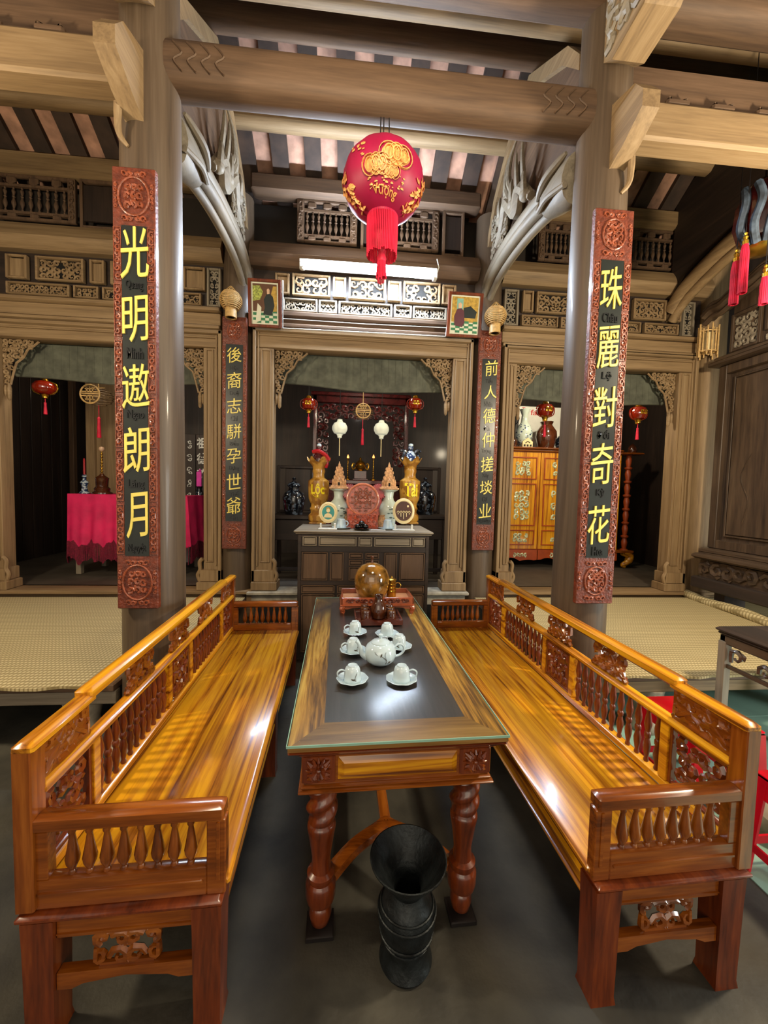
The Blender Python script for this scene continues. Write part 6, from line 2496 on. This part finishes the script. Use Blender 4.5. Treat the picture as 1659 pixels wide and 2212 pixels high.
# ================================================================== THE LIT FLUORESCENT TUBE, ITS WIRES
yt = 4.20
a, c = PY(652, 572, yt), PY(940, 597, yt)
tb_ = thing('fluorescent_lamp', 'lit white fluorescent tube lamp above the carved frieze of the middle shrine', 'lamp', (a + c) / 2)
d = (c - a) / 2
b = MB()
b.tube([-d, d], .03, 14)
tu = b.build('tube', 'tube', tb_)
b = MB()
b.box(-d.x - .03, .04, -.005, d.x + .03, .075, .10, .006)
for s in (-1, 1):
    b.box(s * d.x - .02, -.025, s * d.z - .03, s * d.x + .02, .06, s * d.z + .03, .006)
b.build('batten', 'white_plastic', tb_)
b = MB()
q0, q1 = PY(622, 548, 4.33) - (a + c) / 2, PY(952, 577, 4.33) - (a + c) / 2
b.tube([q0, q1], .008, 6)
b.build('mounting_strip', 'white_plastic', tb_)
b = MB()
yw = 4.31
P = [PY(x, y, yw) for x, y in ((611, 606), (611, 709), (790, 718), (962, 727), (966, 700))]
b.tube(P, .006, 6)
P = [PY(x, y, yw) for x, y in ((611, 688), (790, 700), (964, 708))]
b.tube(P, .004, 6)
P = [PY(x, y, 4.28) for x, y in ((942, 598), (948, 578), (944, 560))]
b.tube(P, .005, 6)
tag(b.build('electric_wire', 'white_plastic'), 'thin white electric wire running round the frieze under the tube', 'wire')


# ================================================================== TWO PORTRAIT PHOTOGRAPHS
def portrait(pxs, y0, y1, label, right):
    Y = 4.24
    xa, xb = PY(pxs[0], 660, Y).x, PY(pxs[1], 660, Y).x
    za, zb = PY(pxs[0], y1, Y).z, PY(pxs[0], y0, Y).z
    w, h = xb - xa, zb - za
    r = thing('framed_portrait', label, 'picture', ((xa + xb) / 2, Y, za), 0, 'framed portraits')
    r.rotation_euler.x = .12
    b = MB()
    b.frame(-w / 2, w / 2, 0, h, .03, -.015, .015, .004)
    b.box(-w / 2 + .01, .005, .01, w / 2 - .01, .014, h - .01)
    b.build('frame', 'redwood_Z', r)
    b = MB()
    b.box(-w / 2 + .03, .0, .03, w / 2 - .03, .006, h - .03)
    b.build('mount', 'photo_paper', r)
    x0, x1, z0, z1 = -w / 2 + .045, w / 2 - .045, .045, h - .045
    W_, H_ = x1 - x0, z1 - z0
    X_ = lambda t: x0 + W_ * t
    Z_ = lambda t: z0 + H_ * t
    y = -.002

    def quad(mat, pts, nm, dy=0.0):
        b = MB()
        b.prism([(X_(p), Z_(q)) for p, q in pts], y - dy - .001, y - dy, 'xz')
        b.build(nm, mat, r, smooth=False)
    quad('photo_yellow' if right else 'photo_brown', [(0, .3), (1, .3), (1, 1), (0, 1)], 'picture_wall')
    b = MB()
    for i in range(6):
        for j in range(5):
            if (i + j) % 2:
                t0, t1 = j / 5 * .33, (j + 1) / 5 * .33
                b.prism([(X_(i / 6), Z_(t0)), (X_((i + 1) / 6), Z_(t0)), (X_((i + 1) / 6), Z_(t1)), (X_(i / 6), Z_(t1))], y - .002, y - .001, 'xz')
    b.build('picture_floor', 'photo_green', r, smooth=False)
    if right:
        quad('photo_sky', [(.18, .45), (.42, .45), (.42, .95), (.18, .95)], 'picture_window', .002)
        quad('photo_dark', [(.42, .42), (.9, .42), (.95, .6), (.7, .75), (.45, .7)], 'picture_table', .003)
        quad('photo_plum', [(.12, .2), (.42, .16), (.5, .3), (.46, .6), (.36, .68), (.2, .66), (.1, .45)], 'picture_robe', .004)
        quad('photo_skin', [(.24, .68), (.36, .68), (.37, .8), (.3, .84), (.23, .8)], 'picture_head', .005)
    else:
        quad('photo_leaf', [(0, .55), (.32, .6), (.42, .8), (.3, .95), (0, .95)], 'picture_foliage', .002)
        quad('photo_yellow', [(.6, .3), (1, .3), (1, .95), (.85, .95), (.7, .6)], 'picture_screen', .002)
        quad('photo_dark', [(.42, .22), (.78, .2), (.9, .45), (.84, .68), (.7, .76), (.58, .74), (.46, .6), (.5, .4)], 'picture_robe', .004)
        quad('photo_paper', [(.1, .0), (.32, .05), (.35, .4), (.2, .5)], 'picture_cloth', .003)
        quad('photo_skin', [(.6, .74), (.7, .75), (.71, .85), (.65, .89), (.59, .85)], 'picture_head', .005)
    b = MB()
    b.box(-.01, .015, h * .82, .01, .07, h * .86)
    b.build('hanger', 'wire_black', r)


portrait((538, 609), 606, 706, 'framed colour portrait of a person seated in a dark robe, left above the middle doorway', False)
portrait((966, 1040), 634, 727, 'framed colour portrait of a person seated in a plum robe, right above the middle doorway', True)


# ================================================================== WICKER AND SLATTED WALL LAMPS
def wicker_lamp(px, py, label):
    Y = 4.16
    p = PY(px, py, Y)
    k = mpp(p)
    r = thing('wicker_lamp', label, 'lamp', p, 0, 'wicker wall lamps')
    b = MB()
    b.lathe([(9 * k, -36 * k), (12 * k, -36 * k), (11.5 * k, -16 * k), (9 * k, -14 * k)], (0, 0, 0), 20, cap=False)
    b.lathe([(.001, -33 * k), (9 * k, -33 * k)], (0, 0, 0), 20)
    b.build('neck', 'bamboo', r)
    b = MB()
    for i in range(11):
        t = i / 10
        b.ring((0, 0, (-16 + 32 * t) * k), (13 + 10 * math.sin(PI * (t * .8 + .1))) * k, 1.0 * k, 'Z', 24, 5)
    for i in range(12):
        a = 2 * PI * i / 12
        b.tube(smoothpath([(12 * k * math.cos(a), 12 * k * math.sin(a), -17 * k), (22 * k * math.cos(a), 22 * k * math.sin(a), -4 * k), (20 * k * math.cos(a), 20 * k * math.sin(a), 10 * k), (10 * k * math.cos(a), 10 * k * math.sin(a), 21 * k), (2 * k * math.cos(a), 2 * k * math.sin(a), 30 * k)], 4), .8 * k, 5)
    b.build('woven_shade', 'bamboo', r)
    b = MB()
    b.lathe([(.001, -12 * k), (10 * k, -10 * k), (16 * k, 0), (14 * k, 10 * k), (4 * k, 22 * k), (.001, 26 * k)], (0, 0, 0), 20)
    b.build('inner_shade', 'cream', r)
    b = MB()
    b.tube([(0, 0, 26 * k), (0, .08, 27 * k), (0, .16, 25 * k)], 1.6 * k, 6)
    b.build('arm', 'bamboo_dark', r)


wicker_lamp(499, 650, 'round wicker wall lamp on the column left of the middle shrine, beside the left portrait')
wicker_lamp(1070, 684, 'round wicker wall lamp on the column right of the middle shrine, beside the right portrait')
p = PY(1530, 738, 4.22)
k = mpp(p)
r = thing('slatted_lamp', 'golden slatted bamboo wall lamp at the corner beside the dark screen', 'lamp', (p.x, 4.22, p.z))
b = MB()
for i in range(14):
    a = 2 * PI * i / 14
    h = 30 + 6 * math.sin(i * 2.1)
    b.tube([(20 * k * math.cos(a), 14 * k * math.sin(a), -h * k), (20 * k * math.cos(a), 14 * k * math.sin(a), h * k)], 1.5 * k, 6)
b.build('slat', 'bamboo', r)
for z in (-22, 20):
    b = MB()
    b.tube([(20 * k * math.cos(t * PI / 12), 14 * k * math.sin(t * PI / 12), z * k) for t in range(25)], 1.3 * k, 5, cap=False)
    b.build('hoop', 'bamboo', r)
b = MB()
b.box(-20 * k, -1.5 * k, -23 * k, 20 * k, 1.5 * k, -20 * k)
b.box(-2 * k, 0, -23 * k, 2 * k, .12, -20 * k)
b.build('bracket', 'bamboo', r)
b = MB()
b.lathe([(9 * k, -20 * k), (9 * k, 18 * k)], (0, 0, 0), 14)
b.build('inner_shade', 'cream', r)

# ================================================================== THE DARK CARVED SCREEN ON THE RIGHT
XS = 4.10
ZS = .60
ya = PX(1545, 1000, XS).y                 # far end of the panel
yb = 1.6
r = thing('carved_screen', 'tall dark carved wooden shrine screen along the right side', 'screen', (XS, ya, ZS), kind='thing')
L = ya - yb


def zX(px, py, x=XS):
    return PX(px, py, x).z - ZS


zt_ = zX(1540, 800)
z_b = zX(1552, 1192)
M_ = Matrix.Rotation(-PI / 2, 4, 'Z')      # local x runs towards the camera, front faces the room


def sb():
    b = MB()
    b.M = M_
    return b


# local frame: x 0..L towards the camera, y<0 towards the room
for x in (.15, 1.2, 2.2):
    b = sb()
    b.box(x, -.05, -ZS + .44, x + .12, .2, 0)
    b.build('foot', 'dark_Z', r)
b = sb()
b.box(-.05, -.16, 0, L, .25, .13, .012)
b.build('plinth', 'dark_Y', r)
b = sb()
b.box(0, -.10, .13, L, .2, .32)
b.prism([(0, .42), (0, .36), (L, .36), (L, .42)], -.13, .2, 'xz')
b.box(-.04, -.19, .34, L, .2, .40, .02)
b.box(-.01, -.13, .40, L, .2, .46, .015)
b.build('base_moulding', 'screen_Y', r)
b = sb()
b.scrolls(.0, L, .135, .325, -.105, 3, .13, .024, False)
b.build('base_carving', 'screen_Y', r)
b = sb()
b.box(0, -.03, .46, .09, .1, zt_, .008)
b.box(.09, -.03, zt_ - .1, L, .1, zt_, .008)
b.box(.09, -.03, .46, L, .1, .56, .008)
b.box(.09, .02, .56, L, .05, zt_ - .1)
b.frame(.15, L, .6, zt_ - .14, .02, -.0, .03, .004)
b.build('panel_frame', 'screen_Z', r)
b = sb()
b.box(.18, .0, .63, L, .03, zt_ - .17, .003)
b.build('panel', 'screen_Z', r)
b = sb()
for i in range(6):
    x = .35 + i * .28
    b.tube(smoothpath([(x, -.001, .75), (x + .05, -.003, 1.0), (x - .04, -.003, 1.25), (x + .06, -.001, 1.5)], 6), [.002] + [.006] * 17 + [.002], 5, flat=.5)
b.build('panel_relief', 'screen_Z', r)
b = sb()
b.box(-.06, -.12, zt_, L, .15, zt_ + .05, .012)
b.box(-.03, -.08, zt_ + .05, L, .15, zt_ + .1, .012)
b.build('top_moulding', 'screen_Y', r)
# head: fretted frieze under a curved cornice
zc = zt_ + .1
b = sb()
b.box(.1, .0, zc, L, .1, zc + .6)
b.frame(.1, .42, zc + .02, zc + .42, .03, -.03, .02, .005)
b.frame(.46, .8, zc + .12, zc + .5, .03, -.03, .02, .005)
b.frame(.84, 1.65, zc + .12, zc + .62, .04, -.03, .02, .005)
b.build('head_frame', 'screen_Z', r)
b = sb()
b.scrolls(.13, .39, zc + .05, zc + .38, -.005, 3, .08, .014, False)
b.build('head_carving', 'grey_Y', r)
b = sb()
b.scrolls(.88, 1.6, zc + .16, zc + .58, -.005, 4, .1, .02, False)
b.build('head_carving', 'grey_Y', r)
b = sb()
b.scrolls(.46, .8, zc + .02, zc + .1, -.005, 4, .06, .01, False)
b.build('head_carving', 'grey_Y', r)
b = sb()
P = []
for px, py in ((1530, 686), (1548, 668), (1566, 660), (1588, 640), (1610, 622), (1635, 604), (1662, 580), (1690, 566)):
    q = PX(px, py, XS - .1)
    P.append((ya - q.y, -.1, q.z - ZS))
P = smoothpath(P, 6)
b.tube(P, .06, 10, flat=1.6)
b.tube([p_ + Vector((0, -.04, -.08)) for p_ in P], .03, 8)
b.tube([p_ + Vector((0, -.05, .055)) for p_ in P], .026, 8)
b.build('curved_cornice', 'screen_Y', r)
# hanging tassels and the dark cloth lantern at the right edge
ll = PX(1648, 470, 2.95)
tt = thing('cloth_lantern', 'dark lantern wrapped in blue grey cloth at the right edge of the photo', 'lantern', ll)
k = mpp(ll)
b = MB()
b.lathe([(.05, -.2), (.13, -.16), (.16, -.05), (.15, .1), (.1, .22), (.03, .27)], (0, 0, 0), 18, rf=lambda a, z: 1 + .06 * math.sin(6 * a))
b.build('body', 'lacquer_dark_red', tt)
b = MB()
for i in range(4):
    a = PI + i * .5
    b.tube(smoothpath([(.15 * math.cos(a), .15 * math.sin(a), .18), (.18 * math.cos(a + .2), .18 * math.sin(a + .2), .05), (.17 * math.cos(a), .17 * math.sin(a), -.1), (.1 * math.cos(a), .1 * math.sin(a), -.21)], 5), .026, 7)
b.build('cloth_wrap', 'blue_cloth', tt)
b = MB()
b.lathe([(.02, -.26), (.1, -.24), (.12, -.22), (.08, -.19)], (0, 0, 0), 18)
b.build('metal_foot', 'brass', tt)
b = MB()
b.tube([(0, 0, .26), (0, 0, 1.6)], .006, 6)
b.build('cord', 'wire_black', tt)
for i, (px, py0, py1, lab) in enumerate(((1592, 537, 655, 'shorter red tassel with a gold knot, left of the pair beside the dark lantern'), (1612, 500, 630, 'longer red tassel with a gold knot, right of the pair beside the dark lantern'), (1655, 570, 655, 'red tassel cut by the right edge of the photo'))):
    p0 = PX(px, py0, 2.78)
    k = mpp(p0)
    hh = (py1 - py0) * k
    t = thing('red_tassel', lab, 'tassel', p0, 0, 'red tassels of the dark lantern')
    b = MB()
    b.lathe([(2 * k, -30 * k), (5.5 * k, -28 * k), (6 * k, -20 * k), (3 * k, -17 * k), (5 * k, -12 * k), (2.5 * k, -8 * k), (3.5 * k, -4 * k), (.5 * k, 0)], (0, 0, 0), 12)
    b.build('knot', 'gold', t)
    b = MB()
    for q in range(16):
        a = 2 * PI * q / 16
        b.tube([(4 * k * math.cos(a), 4 * k * math.sin(a), -27 * k), (6.5 * k * math.cos(a), 6.5 * k * math.sin(a), -45 * k), (7 * k * math.cos(a), 7 * k * math.sin(a), -hh)], 1.6 * k, 5)
    b.build('strands', 'tassel_red', t)
    b = MB()
    b.tube([(0, 0, 0), (0, 0, 1.2)], .003, 5)
    b.build('cord', 'wire_black', t)
